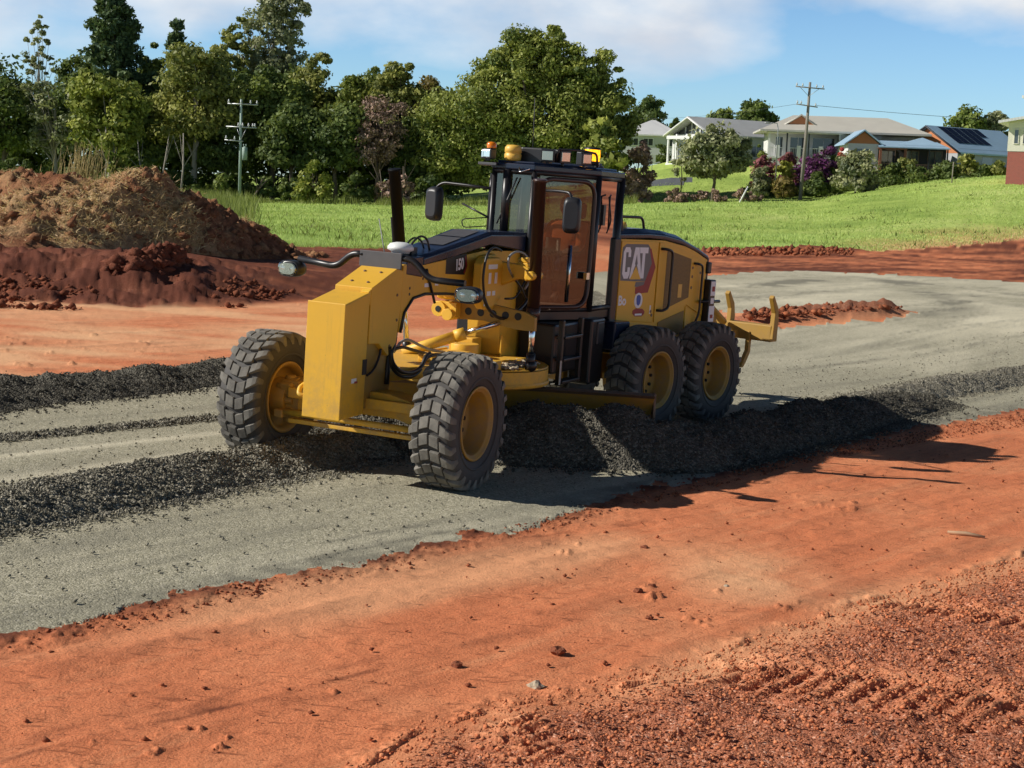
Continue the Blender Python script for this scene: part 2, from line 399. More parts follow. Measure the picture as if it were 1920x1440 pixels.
def newell(pts):
    n = Vector((0, 0, 0))
    for i in range(len(pts)):
        a, b = Vector(pts[i]), Vector(pts[(i + 1) % len(pts)]); n += a.cross(b)
    return n
class MB:
    def __init__(s): s.v = []; s.f = []; s.sm = []; s.mi = []; s.cur = 0
    def mat(s, i): s.cur = i; return s
    def add(s, vs, fs, smooth=False):
        b = len(s.v); s.v += [tuple(map(float, p)) for p in vs]; s.f += [tuple(b + i for i in f) for f in fs]; s.sm += [smooth] * len(fs); s.mi += [s.cur] * len(fs); return s
    def bx(s, x0, x1, y0, y1, z0, z1):
        vs = [(x, y, z) for x in (x0, x1) for y in (y0, y1) for z in (z0, z1)]
        return s.add(vs, [(0, 1, 3, 2), (4, 6, 7, 5), (0, 4, 5, 1), (2, 3, 7, 6), (0, 2, 6, 4), (1, 5, 7, 3)])
    def obox(s, c, size, rotm=None):
        c = Vector(c); hx = [k / 2 for k in size]; q = rotm or Matrix.Identity(3)
        vs = [c + q @ Vector((x * hx[0], y * hx[1], z * hx[2])) for x in (-1, 1) for y in (-1, 1) for z in (-1, 1)]
        return s.add(vs, [(0, 1, 3, 2), (4, 6, 7, 5), (0, 4, 5, 1), (2, 3, 7, 6), (0, 2, 6, 4), (1, 5, 7, 3)])
    def prism(s, pg, axis, a, b):
        def mk(p, t): return {'x': (t, p[0], p[1]), 'y': (p[0], t, p[1]), 'z': (p[0], p[1], t)}[axis]
        n = len(pg); vs = [mk(p, a) for p in pg] + [mk(p, b) for p in pg]
        fs = [tuple(range(n))[::-1], tuple(range(n, 2 * n))] + [(i, (i + 1) % n, n + (i + 1) % n, n + i) for i in range(n)]
        return s.add(vs, fs)
    def loft(s, rings, closed=True, caps=True, smooth=False):
        n = len(rings[0]); vs = [p for r in rings for p in r]; fs = []
        for k in range(len(rings) - 1):
            for i in range(n if closed else n - 1):
                fs.append((k * n + i, k * n + (i + 1) % n, (k + 1) * n + (i + 1) % n, (k + 1) * n + i))
        if caps and closed: fs += [tuple(range(n))[::-1], tuple((len(rings) - 1) * n + i for i in range(n))]
        b = len(s.v); s.add(vs, fs, smooth)
        if caps and closed and smooth: s.sm[-1] = s.sm[-2] = False
        return s
    def tube(s, pts, r, n=10, round_=0):
        pts = [Vector(p) for p in pts]
        if round_:                               # round the corners with a quadratic curve
            q = [pts[0]]
            for i in range(1, len(pts) - 1):
                a, b, c = pts[i - 1], pts[i], pts[i + 1]
                ra = min(round_, (a - b).length * .45); rc = min(round_, (c - b).length * .45)
                p0 = b + (a - b).normalized() * ra; p2 = b + (c - b).normalized() * rc
                for k in range(6):
                    t = k / 5; q.append(p0 * (1 - t) ** 2 + b * 2 * t * (1 - t) + p2 * t * t)
            q.append(pts[-1]); pts = q
        rs = r if isinstance(r, (list, tuple)) else [r] * len(pts)
        if len(rs) != len(pts): rs = [rs[0] + (rs[-1] - rs[0]) * i / (len(pts) - 1) for i in range(len(pts))]
        d = (pts[1] - pts[0]).normalized(); up = Vector((0, 0, 1)) if abs(d.z) < .9 else Vector((1, 0, 0))
        u = d.cross(up).normalized(); rings = []
        for i, p in enumerate(pts):
            if i == 0: dd = pts[1] - pts[0]
            elif i == len(pts) - 1: dd = pts[-1] - pts[-2]
            else: dd = (pts[i + 1] - pts[i]).normalized() + (pts[i] - pts[i - 1]).normalized()
            dd = dd.normalized() if dd.length > 1e-9 else d
            u = (u - dd * u.dot(dd))
            u = u.normalized() if u.length > 1e-6 else dd.orthogonal().normalized()
            w = dd.cross(u)
            rings.append([p + u * (math.cos(2 * math.pi * k / n) * rs[i]) + w * (math.sin(2 * math.pi * k / n) * rs[i]) for k in range(n)])
        return s.loft(rings, True, True, True)
    def cyl(s, a, b, r, n=16): return s.tube([a, b], r, n)
    def lathe(s, prof, origin, axis, n=32, smooth=True, closed=False):
        """prof: list of (distance along axis, radius)"""
        ax = Vector(axis).normalized(); u = ax.orthogonal().normalized(); w = ax.cross(u); o = Vector(origin)
        rings = [[o + ax * t + u * (math.cos(2 * math.pi * k / n) * r) + w * (math.sin(2 * math.pi * k / n) * r) for k in range(n)] for t, r in prof]
        return s.loft(rings, True, closed, smooth)
    def ball(s, c, r, n=12, m=8, sx=1, sy=1, sz=1):
        rings = []
        for j in range(1, m):
            th = math.pi * j / m; rings.append([(c[0] + sx * r * math.sin(th) * math.cos(2 * math.pi * k / n), c[1] + sy * r * math.sin(th) * math.sin(2 * math.pi * k / n), c[2] - sz * r * math.cos(th)) for k in range(n)])
        return s.loft(rings, True, True, True)
    def quad(s, *p): return s.add(p, [tuple(range(len(p)))])
    def build(s, name, mat, parent=None, bevel=0, basis=None, seg=2):
        me = bpy.data.meshes.new(name); me.from_pydata(s.v, [], s.f)
        me.polygons.foreach_set('use_smooth', s.sm)
        bm = bmesh.new(); bm.from_mesh(me); bmesh.ops.recalc_face_normals(bm, faces=bm.faces); bm.to_mesh(me); bm.free()
        for q in (mat if isinstance(mat, tuple) else (mat,)): me.materials.append(M_[q])
        me.polygons.foreach_set('material_index', s.mi)
        o = bpy.data.objects.new(name, me); COL.objects.link(o)
        if parent: o.parent = parent
        if basis is not None: o.matrix_basis = basis
        if bevel:
            b = o.modifiers.new('Bevel', 'BEVEL'); b.width = bevel; b.segments = seg; b.limit_method = 'ANGLE'; b.angle_limit = R(35)
            b.harden_normals = False
        return o
def text_mesh(name, txt, size, mat, parent, mtx, depth=.002, bold=.0, sx=1.0):
    cu = bpy.data.curves.new(name, 'FONT'); cu.body = txt; cu.size = size; cu.extrude = depth; cu.offset = bold; cu.align_x = 'CENTER'; cu.align_y = 'CENTER'; cu.resolution_u = 3
    o = bpy.data.objects.new(name, cu); COL.objects.link(o)
    bpy.context.view_layer.update()
    me = bpy.data.meshes.new_from_object(o); bpy.data.objects.remove(o)
    me.name = name; me.transform(Matrix.Diagonal((sx, 1, 1, 1))); me.materials.clear(); me.materials.append(M_[mat])
    o = bpy.data.objects.new(name, me); COL.objects.link(o); o.parent = parent; o.matrix_basis = mtx
    return o
def frame_mtx(o, ex, ey):
    """basis with local x = ex, local y = ey (a decal lying on a plane)"""
    ex = Vector(ex).normalized(); ez = ex.cross(Vector(ey)).normalized(); ey = ez.cross(ex)
    m = Matrix((ex, ey, ez)).transposed().to_4x4(); m.translation = Vector(o); return m

# ------------------------------------------------------------------ ground sheet, split into soil, gravel road and meadow
near_edge = [(-700, 1345), (-300, 1255), (0, 1199), (110, 1178), (224, 1145), (330, 1120), (448, 1093), (560, 1076), (672, 1058), (760, 1038), (851, 1013), (1000, 984), (1100, 952), (1200, 921), (1350, 890), (1450, 862), (1560, 836), (1700, 802), (1800, 786), (1920, 768), (2300, 710)]
far_edge = [(1250, 526), (1180, 540), (1180, 578), (1330, 583), (1400, 584), (1560, 579), (1650, 574), (1712, 586), (1715, 593), (1640, 604), (1500, 613), (1390, 622), (1200, 636), (800, 651), (417, 690), (210, 709), (0, 728), (-300, 760), (-700, 800)]
ROAD = poly(near_edge + [(2300, 545), (1920, 530), (1700, 517), (1500, 509), (1400, 511), (1340, 517)] + far_edge)
NEAR = poly(near_edge); FAR = poly(far_edge[8:])
loose_edge = [(2300, 920), (1920, 1042), (1820, 1080), (1720, 1108), (1600, 1135), (1480, 1188), (1400, 1206), (1290, 1262), (1150, 1296), (1000, 1318), (900, 1340), (770, 1385), (690, 1440), (600, 1520)]
LOOSE = poly(loose_edge + [(600, 1700), (2600, 1700)]); LEDGE = poly(loose_edge)
MEAD = np.array([[-400, 44], [-60, 55]] + [list(G(*p)[:2]) for p in [(300, 470), (430, 462), (520, 463), (600, 464), (760, 466), (920, 469), (1100, 470), (1340, 470), (1500, 468), (1620, 472), (1720, 467), (1800, 461), (1920, 450), (2300, 432)]] + [[400, 95], [4000, 900], [4000, 4500], [-4000, 4500], [-4000, 600]])
STREET = poly([(1150, 348), (1195, 341), (1250, 337), (1300, 335), (1300, 341), (1250, 344), (1215, 348), (1150, 356)])
DRN = np.array([.62, .785]); DRP = np.array([.785, -.62])          # along and across the road

def px_of(x, y): return 960 + F * x / np.maximum(y, .5)
def build_ground():
    q = np.linspace(1 / 6.0, 1 / 130.0, 600); ys = 1 / q
    ys = np.concatenate([np.linspace(.4, 5.9, 16), ys, np.geomspace(131.5, 260, 70), np.geomspace(270, 4200, 26)])
    us = np.concatenate([np.geomspace(4.5, .40, 26) * -1, np.linspace(-.385, .385, 720), np.geomspace(.40, 4.5, 26)])
    U, Y = np.meshgrid(us, ys); X = U * Y
    x, y = X.ravel(), Y.ravel()
    z = hz(x, y); px = 960 + F * np.clip(x / np.maximum(y, 1), -1.4, 1.4)
    jx = .10 * fbm(x, y, .30, 4, 91) + .05 * fbm(x, y, .07, 2, 92); jy = .14 * fbm(x, y, .30, 4, 93) + .05 * fbm(x, y, .07, 2, 94); wy = 1 + np.minimum(y, 22) / 12
    road = inside(ROAD, x + jx * wy, y + jy * wy); mead = inside(MEAD, x + jx * 6, y + jy * 9); loose = inside(LOOSE, x, y)
    a = x * DRN[0] + y * DRN[1]; b = x * DRP[0] + y * DRP[1]
    near = (y < 70)
    dl = pdist(LEDGE, x, y); dn = pdist(NEAR, x, y); df = pdist(FAR, x, y)
    n05 = fbm(x, y, .05, 3, 1); n15 = fbm(x, y, .16, 4, 2); n5 = fbm(x, y, .55, 4, 3); n2 = fbm(x, y, 2.2, 4, 4)
    fade = 1 - sst(30, 75, y)
    # soil: gently uneven, with traffic streaks along the road
    streak = fbm(a / 9, b, .35, 4, 11)
    dz = .018 * n5 + .007 * n15 * (n2 > -.1) + .012 * streak
    clod = np.clip(n15 - .42, 0, 1) * .12 * (fbm(x, y, 1.6, 2, 8) > .12)
    dz = dz + clod
    # loose tipped soil at the near right: raised, lumpy, with lug marks of a loader
    lf = np.where(loose, sst(0, .5, dl), 0) * (y < 30)
    lug = np.zeros_like(x)
    for (p0, p1, wd, per) in [((1290, 1240), (1990, 1345), .50, .16), ((1590, 1124), (2000, 1180), .3, .14), ((940, 1330), (1010, 1460), .22, .15)]:
        A, B = G(*p0)[:2], G(*p1)[:2]; t = (B - A) / np.linalg.norm(B - A); nn = np.array([-t[1], t[0]])
        s = (x - A[0]) * t[0] + (y - A[1]) * t[1]; c = (x - A[0]) * nn[0] + (y - A[1]) * nn[1] + .10 * n2
        w = np.exp(-(c / wd) ** 4) * sst(-.2, .3, s) * (1 - sst(np.linalg.norm(B - A) - .3, np.linalg.norm(B - A) + .2, s))
        saw = ((s + .55 * np.abs(c) + .05 * n5) / per) % 1.0
        lug = lug + w * (np.minimum(saw * 1.4, (1 - saw) * 3.5) * .045 - .008)
    dz = dz + lf * (.03 + .04 * n5 + .022 * n15 + .009 * n05 + .03 * np.clip(n15 - .3, 0, 1)) + lug * (lf > .3)
    dz = dz + np.where(near & ~loose, np.exp(-(dl / .16) ** 2) * .05 * np.clip(n15 + .1, 0, 1), 0)
    # bank in the back left and its toe of clods
    f = bank_foot(px); bk = sst(f - .6, f + .6, y) * (1 - sst(f + 5.5, f + 8, y)) * (1 - sst(330, 620, px))
    dz = dz + bk * (.16 * n5 + .07 * n15 + .22 * np.clip(fbm(x, y, 1.4, 3, 21) + .05, 0, 1)) * (y < 60)
    # rim of spilled soil along the road edge
    rim = np.exp(-((dn - .12) / .22) ** 2) * (~road)
    dz = dz + rim * (.008 + .030 * np.clip(n15, 0, 1) + .015 * n05)
    dz = np.where(road, .012 + .008 * n2 + .005 * n15 + .003 * n05 + .012 * sst(.1, .6, dn), dz)
    # berm of clods along the meadow edge on the right
    dm = pdist(MEAD[2:-5], x, y)
    berm = np.exp(-((dm - .2) / .9) ** 2) * sst(1000, 1330, px) * (1 - sst(1560, 1660, px))
    dz = dz + berm * (.22 + .22 * fbm(x, y, .9, 3, 31))
    # low heap of clods on the soil island behind the machine
    isl = poly([(1395, 604), (1500, 598), (1600, 592), (1665, 588)])
    di = pdist(isl, x, y); heap = np.exp(-(di / .62) ** 2)
    heapk = np.interp(px, [1380, 1420, 1600, 1650, 1690], [.35, .5, 1, 1.1, .5])
    dz = dz + heap * heapk * (.34 + .26 * fbm(x, y, .5, 4, 41)) * (y > 26) * (y < 60)
    dz = np.where(mead & (y > 50), .10 * fbm(x, y, 3, 3, 5) + .06 * fbm(x, y, .7, 3, 6), dz)
    z = z + dz
    # colour amounts
    damp = np.zeros_like(x); pale = np.zeros_like(x); grit = np.zeros_like(x)
    damp = damp + sst(f - .9, f + .5, y) * (1 - sst(60, 75, y)) * (1 - sst(820, 1060, px)) * (.95 + .4 * n5)
    damp = damp + .22 * sst(.22, .6, streak + .3 * n5 + .25 * n15) * (y < 40)
    damp = damp + np.exp(-(dn / .22) ** 2) * .95 * np.clip(.8 + n15 * 1.2, 0, 1) * (~road)
    damp = damp + .05 * lf * np.clip(.6 + n5 + .8 * n15, 0, 1.2) + .5 * clod * 12
    for (p0, p1, wd, k) in [((-200, 1450), (720, 1240), .07, .6), ((-200, 1480), (700, 1262), .03, .5), ((700, 1245), (1180, 1140), .06, .3), ((1150, 985), (1920, 905), .05, .35), ((300, 1340), (800, 1290), .05, .3), ((1000, 1010), (1920, 880), .03, .3)]:
        dd = pdist(poly([p0, p1]), x, y); damp = damp + k * np.exp(-(dd / wd) ** 2) * np.clip(.45 + 1.6 * fbm(a / 6, b, .10, 3, 77) + .8 * n15, 0, 1.2)
    damp = damp + .85 * (y > 45) * sst(1150, 1350, px) * np.clip(.75 + n2 + .8 * streak, 0, 1.2) + berm * .6
    pale = pale + sst(.0, .55, fbm(a / 3, b, 1.5, 4, 51)) * .55 * (1 - lf)
    pc = G(1400, 1085)[:2]; pale = pale + .85 * np.exp(-((x - pc[0]) ** 2 / .35 + (y - pc[1]) ** 2 / .9)) * np.clip(.6 + 1.6 * n5, 0, 1)
    pale = pale * (1 - sst(f - 1, f + .5, y)); pale = pale + .7 * (y > 18) * (y < f) * (px < 700) * sst(-.2, .5, fbm(x / 4, y, .9, 3, 61))
    grit = grit + lf * (1 - np.clip(lug * 0 + np.abs(lug) * 30, 0, .6)) + bk + heap; pale = pale + np.clip(np.abs(lug) * 9, 0, .35)
    damp = damp + heap * heapk * .55
    # the road
    rd = np.zeros_like(x); rp = np.zeros_like(x)
    rd = rd + np.exp(-(dn / .30) ** 2) * .9 * np.clip(fbm(a, b, 3, 2, 71) * 2 + .35, 0, 1) * np.clip(.7 + n15, 0, 1)
    for (p0, p1, wd, k) in [((0, 1150), (450, 1080), .05, .3), ((440, 1055), (860, 978), .045, .55), ((560, 1060), (900, 990), .04, .45), ((0, 700), (1920, 630), .3, .2), ((1420, 700), (1920, 630), .12, .4), ((1450, 650), (1920, 600), .10, .5)]:
        dd = pdist(poly([p0, p1]), x, y); rd = rd + k * np.exp(-(dd / wd) ** 2) * np.clip(.5 + 2 * n15 + n5, 0, 1)
    rd = rd + .38 * sst(.05, .5, fbm(a / 12, b, .32, 4, 171)) + .25 * sst(.1, .5, fbm(a / 20, b, .09, 3, 173)) * (y < 45)
    tc = poly([(1440, 538), (1560, 524), (1680, 530), (1760, 556), (1800, 580), (1740, 592), (1600, 600)])
    rd = rd + .8 * np.exp(-(pdist(tc, x, y) / .8) ** 2) * np.clip(.6 + 2 * n2 + n5, 0, 1)
    tc3 = poly([(1390, 548), (1480, 528), (1600, 520), (1750, 536), (1920, 556)]); rd = rd + .7 * np.exp(-(pdist(tc3, x, y) / .5) ** 2) * np.clip(.6 + 2 * n2 + n5, 0, 1)
    tc2 = poly([(1390, 560), (1520, 548), (1660, 546), (1800, 552), (1950, 580)])
    rd = rd + .7 * np.exp(-(pdist(tc2, x, y) / .5) ** 2) * np.clip(.6 + 2 * n2 + n5, 0, 1)
    rp = rp + sst(0, .5, fbm(a / 4, b, 1.2, 4, 81)) * .35 + .75 * sst(30, 38, y) * (px > 1150) * np.clip(.5 + n2, 0, 1)
    for p0, p1, wd in [((0, 905), (450, 846), .16), ((0, 862), (420, 815), .10)]:
        rp = rp + .7 * np.exp(-(pdist(poly([p0, p1]), x, y) / wd) ** 2)
    rp = rp * (1 - np.clip(rd, 0, 1) * .9)
    md = .6 * np.exp(-(dm / 1.2) ** 2) * (px < 1500); mp = sst(1480, 1720, px) * (1 - sst(1, 9, dm + 4 * n2)) * .8
    damp = np.where(road, rd, damp); pale = np.where(road, rp, pale)
    damp = np.where(mead, md, damp); pale = np.where(mead, mp, pale)
    st = inside(STREET, x, y)
    nr, nc = len(ys), len(us)
    i = np.arange((nr - 1) * (nc - 1)); r, c = i // (nc - 1), i % (nc - 1)
    f4 = np.stack([r * nc + c, r * nc + c + 1, (r + 1) * nc + c + 1, (r + 1) * nc + c], 1)
    zone = np.zeros(len(x), int); zone[mead] = 1; zone[road] = 2; zone[st] = 3
    zf = zone[f4]; zf = np.where((zf == 2).sum(1) >= 2, 2, np.where((zf == 1).sum(1) >= 3, 1, np.where((zf == 3).sum(1) >= 2, 3, 0)))
    zf = np.where((zf == 0) & (y[f4[:, 0]] > 115), 1, zf)
    v = np.stack([x, y, z], 1)
    for k, nm, mt in ((0, 'ground', 'red_soil'), (1, 'meadow', 'meadow_turf'), (2, 'road', 'road_gravel'), (3, 'street', 'asphalt')):
        ff = f4[zf == k]
        if not len(ff): continue
        u_, inv = np.unique(ff, return_inverse=True)
        o = np_mesh(nm, v[u_], inv.reshape(-1, 4), mt, None, True, {'damp': np.clip(damp[u_], 0, 1), 'pale': np.clip(pale[u_], 0, 1), 'grit': np.clip(grit[u_], 0, 1)})
        tag(o, kind='structure')
build_ground()

# ------------------------------------------------------------------ loose gravel ridges
OCT = np.array([(1, 0, 0), (-1, 0, 0), (0, 1, 0), (0, -1, 0), (0, 0, 1), (0, 0, -1)], float)
OCF = np.array([(0, 2, 4), (2, 1, 4), (1, 3, 4), (3, 0, 4), (2, 0, 5), (1, 2, 5), (3, 1, 5), (0, 3, 5)])
CUB = np.array([(x, y, z) for x in (-1, 1) for y in (-1, 1) for z in (-1, 1)], float)
def stones(c, s, seed, squash=.75):
    """angular pebbles at centres c with radii s: one array of vertices and triangles"""
    g = np.random.default_rng(seed); n = len(c)
    base = OCT[None] * (1 + g.uniform(-.35, .35, (n, 6, 1))) + g.normal(0, .16, (n, 6, 3))
    th = g.uniform(0, 2 * np.pi, n); ph = g.uniform(-.7, .7, n)
    ct, st_, cp, sp = np.cos(th), np.sin(th), np.cos(ph), np.sin(ph)
    x = base[..., 0] * ct[:, None] - base[..., 1] * st_[:, None]; y = base[..., 0] * st_[:, None] + base[..., 1] * ct[:, None]; z = base[..., 2]
    y, z = y * cp[:, None] - z * sp[:, None], y * sp[:, None] + z * cp[:, None]
    v = np.stack([x, y, z * squash], -1) * s[:, None, None] + c[:, None, :]
    f = OCF[None] + (np.arange(n) * 6)[:, None, None]
    return v.reshape(-1, 3), f.reshape(-1, 3)
def resample(pts, step):
    pts = np.array(pts, float); d = np.r_[0, np.cumsum(np.hypot(*np.diff(pts[:, :2], axis=0).T))]
    s = np.arange(0, d[-1], step); return np.stack([np.interp(s, d, pts[:, k]) for k in range(pts.shape[1])], 1)
def windrow(name, pts, label, seed, nst=3500, step=.03, nt=46, mat='windrow_gravel', sst_=(.007, .024), rough=.7, group=None, cat='gravel ridge'):
    """pts: (photo x, photo y, half width, height) along the foot line of the ridge"""
    w = np.array([(list((GM @ np.array([p[1], p[2], 0.]) + GT)[:2]) if p[0] == 'm' else list(G(p[0], p[1])[:2])) + [p[-2], p[-1]] for p in pts]); c = resample(w, step)
    for k in range(3): c[1:-1, :2] = (c[:-2, :2] + c[1:-1, :2] * 2 + c[2:, :2]) / 4
    t = np.gradient(c[:, :2], axis=0); t /= np.linalg.norm(t, axis=1)[:, None]; nn = np.stack([-t[:, 1], t[:, 0]], 1)
    tt = np.linspace(-1.15, 1.15, nt)
    s_ = np.arange(len(c)) * step
    X = c[:, 0, None] + nn[:, 0, None] * tt * c[:, 2, None]; Y = c[:, 1, None] + nn[:, 1, None] * tt * c[:, 2, None]
    wob = 1 + .22 * vnoise(s_ / .8, s_ * 0 + seed, seed)[:, None]
    prof = np.clip(1 - (np.abs(tt)[None] / wob) ** 1.45, -.25, 1)
    Z = hz(X, Y) + .015 + c[:, 3, None] * .74 * prof * (1 + .45 * fbm(X, Y, .7, 3, seed + 5)) + rough * (.045 * fbm(X, Y, .22, 3, seed + 1) + .034 * fbm(X, Y, .06, 3, seed + 2)) * np.clip(prof * 3 + .5, 0, 1)
    v = np.stack([X, Y, Z], -1).reshape(-1, 3); nr = len(c)
    i = np.arange((nr - 1) * (nt - 1)); r, q = i // (nt - 1), i % (nt - 1)
    f = np.stack([r * nt + q, r * nt + q + 1, (r + 1) * nt + q + 1, (r + 1) * nt + q], 1)
    f3 = np.concatenate([f[:, [0, 1, 2]], f[:, [0, 2, 3]]])
    g = np.random.default_rng(seed); k = g.integers(0, len(v), nst)
    cen = v[k] + g.normal(0, .02, (nst, 3)) * [1, 1, .4]
    ex = nst // 4; k2 = g.integers(0, nr, ex); off = g.choice([-1, 1], ex) * (1.0 + g.exponential(.16, ex))
    cx = c[k2, :2] + nn[k2] * (off * c[k2, 2])[:, None]; cen2 = np.c_[cx, hz(cx[:, 0], cx[:, 1]) + .04]
    cen = np.concatenate([cen, cen2]); s = sst_[0] * (sst_[1] / sst_[0]) ** (g.random(len(cen)) ** 1.5)
    sv, sf = stones(cen, s, seed)
    o = np_mesh(name, np.concatenate([v, sv]), np.concatenate([f3, sf + len(v)]), mat, None, False)
    o.data.polygons.foreach_set('use_smooth', np.r_[np.ones(len(f3), bool), np.zeros(len(sf), bool)])
    return tag(o, label, cat, group, 'stuff')
windrow('gravel_windrow', [(-260, 785, .75, .34), (0, 751, .72, .33), (210, 733, .7, .32), (417, 710, .68, .30), (600, 694, .62, .25), (760, 678, .5, .20), (900, 668, .3, .06)], 'dark gravel ridge along the red soil behind the far front wheel', 101, 12000, mat='shaded_gravel')
windrow('gravel_windrow', [(-200, 850, .14, .04), (0, 829, .15, .07), (200, 810, .14, .06), (410, 788, .13, .05)], 'thin dark line of gravel across the graded road left of the machine', 103, 2500, .02, 18)
windrow('gravel_windrow', [(-260, 1010, .58, .25), (0, 968, .58, .26), (300, 915, .58, .27), (480, 884, .57, .29), (620, 854, .60, .33), (720, 838, .66, .35), (840, 822, .8, .36), (930, 818, .8, .4)], 'broad coarse gravel ridge running under the front axle', 107, 26000)
windrow('gravel_windrow', [('m', -1.0, -1.25, .5, .25), ('m', -1.45, -.80, .75, .58), ('m', -1.98, .25, .80, .74), ('m', -2.38, 1.05, .80, .78), ('m', -2.74, 1.75, .76, .74), ('m', -3.15, 2.2, .70, .50), (1330, 850, .72, .50), (1420, 832, .68, .46), (1520, 806, .66, .44), (1600, 786, .66, .42), (1680, 768, .60, .30), (1740, 754, .5, .16)], 'dark gravel heaped against the blade and trailing along the near road edge', 109, 26000, mat='shaded_gravel')
windrow('gravel_windrow', [(1560, 775, .4, .12), (1640, 756, .55, .26), (1760, 733, .6, .27), (1920, 709, .6, .26), (2200, 670, .6, .25)], 'gravel ridge from the earlier pass at the right road edge', 113, 9000)

# stones and crumbs lying about
def scatter(name, region_pts, n, size, mat, label, cat, seed, lift=0.01, cond=None, squash=.7, dmp=(0, .55)):
    g = np.random.default_rng(seed); pg = poly(region_pts); lo, hi = pg.min(0), pg.max(0); out = []
    while sum(map(len, out)) < n:
        q = g.uniform(lo, hi, (n * 4, 2)); k = inside(pg, q[:, 0], q[:, 1])
        if cond is not None: k &= cond(q[:, 0], q[:, 1])
        out.append(q[k])
    q = np.concatenate(out)[:n]; s = size[0] * (size[1] / size[0]) ** (g.random(n) ** 2.2)
    c = np.c_[q, hz(q[:, 0], q[:, 1]) + lift + s * .2]
    v, f = stones(c, s, seed, squash); o = np_mesh(name, v, f, mat, None, False, {'damp': np.repeat(g.uniform(*dmp, n), 6), 'pale': np.repeat(g.uniform(0, .5, n) ** 2 * (dmp[1] < .6), 6), 'grit': np.zeros(n * 6)})
    return tag(o, label, cat, None, 'stuff')
scatter('soil_crumbs', [(2000, 1040), (1720, 1112), (1480, 1192), (1290, 1262), (1000, 1320), (780, 1385), (650, 1480), (2000, 1480)], 12000, (.004, .020), 'red_soil', 'small red crumbs over the loose soil in the lower right', 'soil crumbs', 201, .085, None)
scatter('soil_crumbs', [(0, 1205), (448, 1100), (851, 1020), (1200, 925), (1560, 842), (1920, 775), (1920, 800), (1560, 860), (1200, 950), (851, 1045), (448, 1130), (0, 1235)], 3200, (.004, .022), 'red_soil', 'red crumbs spilled along the near edge of the gravel road', 'soil crumbs', 203, .010, None, .7, (.6, 1))
scatter('soil_crumbs', [(-100, 1230), (851, 1040), (1920, 800), (1920, 1440), (-100, 1460)], 420, (.006, .024), 'red_soil', 'few red crumbs strewn over the smooth graded soil', 'soil crumbs', 205, .008, None, .7, (.4, .95))
scatter('soil_crumbs', [(-150, 586), (120, 584), (250, 592), (330, 586), (460, 576), (560, 548), (350, 505), (250, 500), (0, 475), (-150, 475)], 1300, (.012, .12), 'red_soil', 'dark clods over the soil bank on the left and at its foot', 'soil crumbs', 207, .03, lambda x, y: fbm(x, y, 2.2, 3, 611) .__gt__(.08), .8, (.85, 1))
scatter('loose_stones', [(0, 760), (1920, 620), (1920, 770), (851, 1010), (0, 1190)], 5000, (.006, .02), 'windrow_gravel', 'fine grey stones over the graded road', 'gravel', 209, .03)
def clod(name, px, py, s, label, mat='red_soil', seed=0, cat='clod', group='clods on the smooth soil'):
    g = np.random.default_rng(seed); m = MB(); c = G(px, py)
    bm = bmesh.new(); bmesh.ops.create_icosphere(bm, subdivisions=2, radius=s)
    for v in bm.verts:
        d = v.co.normalized(); v.co += d * s * (g.normal(0, .16)); v.co.z *= .62
    me = bpy.data.meshes.new(name); bm.to_mesh(me); bm.free(); me.materials.append(M_[mat])
    for an, av in (('damp', .75), ('pale', 0.0), ('grit', .6)):
        at = me.attributes.new(an, 'FLOAT', 'POINT'); at.data.foreach_set('value', np.full(len(me.vertices), av, np.float32))
    o = bpy.data.objects.new(name, me); COL.objects.link(o); o.location = (c[0], c[1], c[2] + s * .35); o.rotation_euler = (0, 0, g.uniform(0, 6))
    return tag(o, label, cat, group)
for i, (px, py, s, lb) in enumerate([(1209, 1029, .035, 'small dark clod on smooth red soil below the gravel ridge end'), (1196, 1112, .04, 'dark flat clod left of the pale soil patch'), (1222, 1101, .03, 'smaller dark clod just above another left of the pale patch'),
        (1218, 1160, .028, 'single dark clod below the pale soil patch'), (1046, 1225, .05, 'crumbled brown clod on smooth soil in the lower middle'), (856, 1250, .035, 'dark clod left of the crumbled brown one'), (1707, 1063, .022, 'tiny dark clod right of the pale soil patch'),
        (1485, 1408, .06, 'big orange-lit clod in the loose soil at the bottom'), (1092, 1396, .055, 'round lump in the loose soil, bottom middle'), (1060, 1397, .05, 'dark lump beside the round lump, bottom middle'), (1712, 1380, .07, 'pointed clod standing up in the loose soil, lower right'), (1800, 1376, .06, 'broad clod right of the pointed one, lower right')]):
    clod('soil_clod', px, py, s, lb, 'red_soil', 300 + i)
tag(clod('stone', 1362, 1101, .022, 'small pale stone beside the pale soil patch', 'dust_grey', 330, 'stone', 'pale stones on the soil'))
tag(clod('stone', 1004, 1290, .045, 'flat pale stone on smooth soil, lower middle', 'dust_grey', 331, 'stone', 'pale stones on the soil'))
sa, sb = G(1776, 1003), G(1846, 1013)
st_o = MB().tube([sa + [0, 0, .03], (sa + sb) / 2 + [0, .02, .035], sb + [0, 0, .03]], [.012, .02, .012], 7).build('stick', 'stick_wood'); tag(st_o, 'pale broken stick lying on the red soil at the right', 'stick')

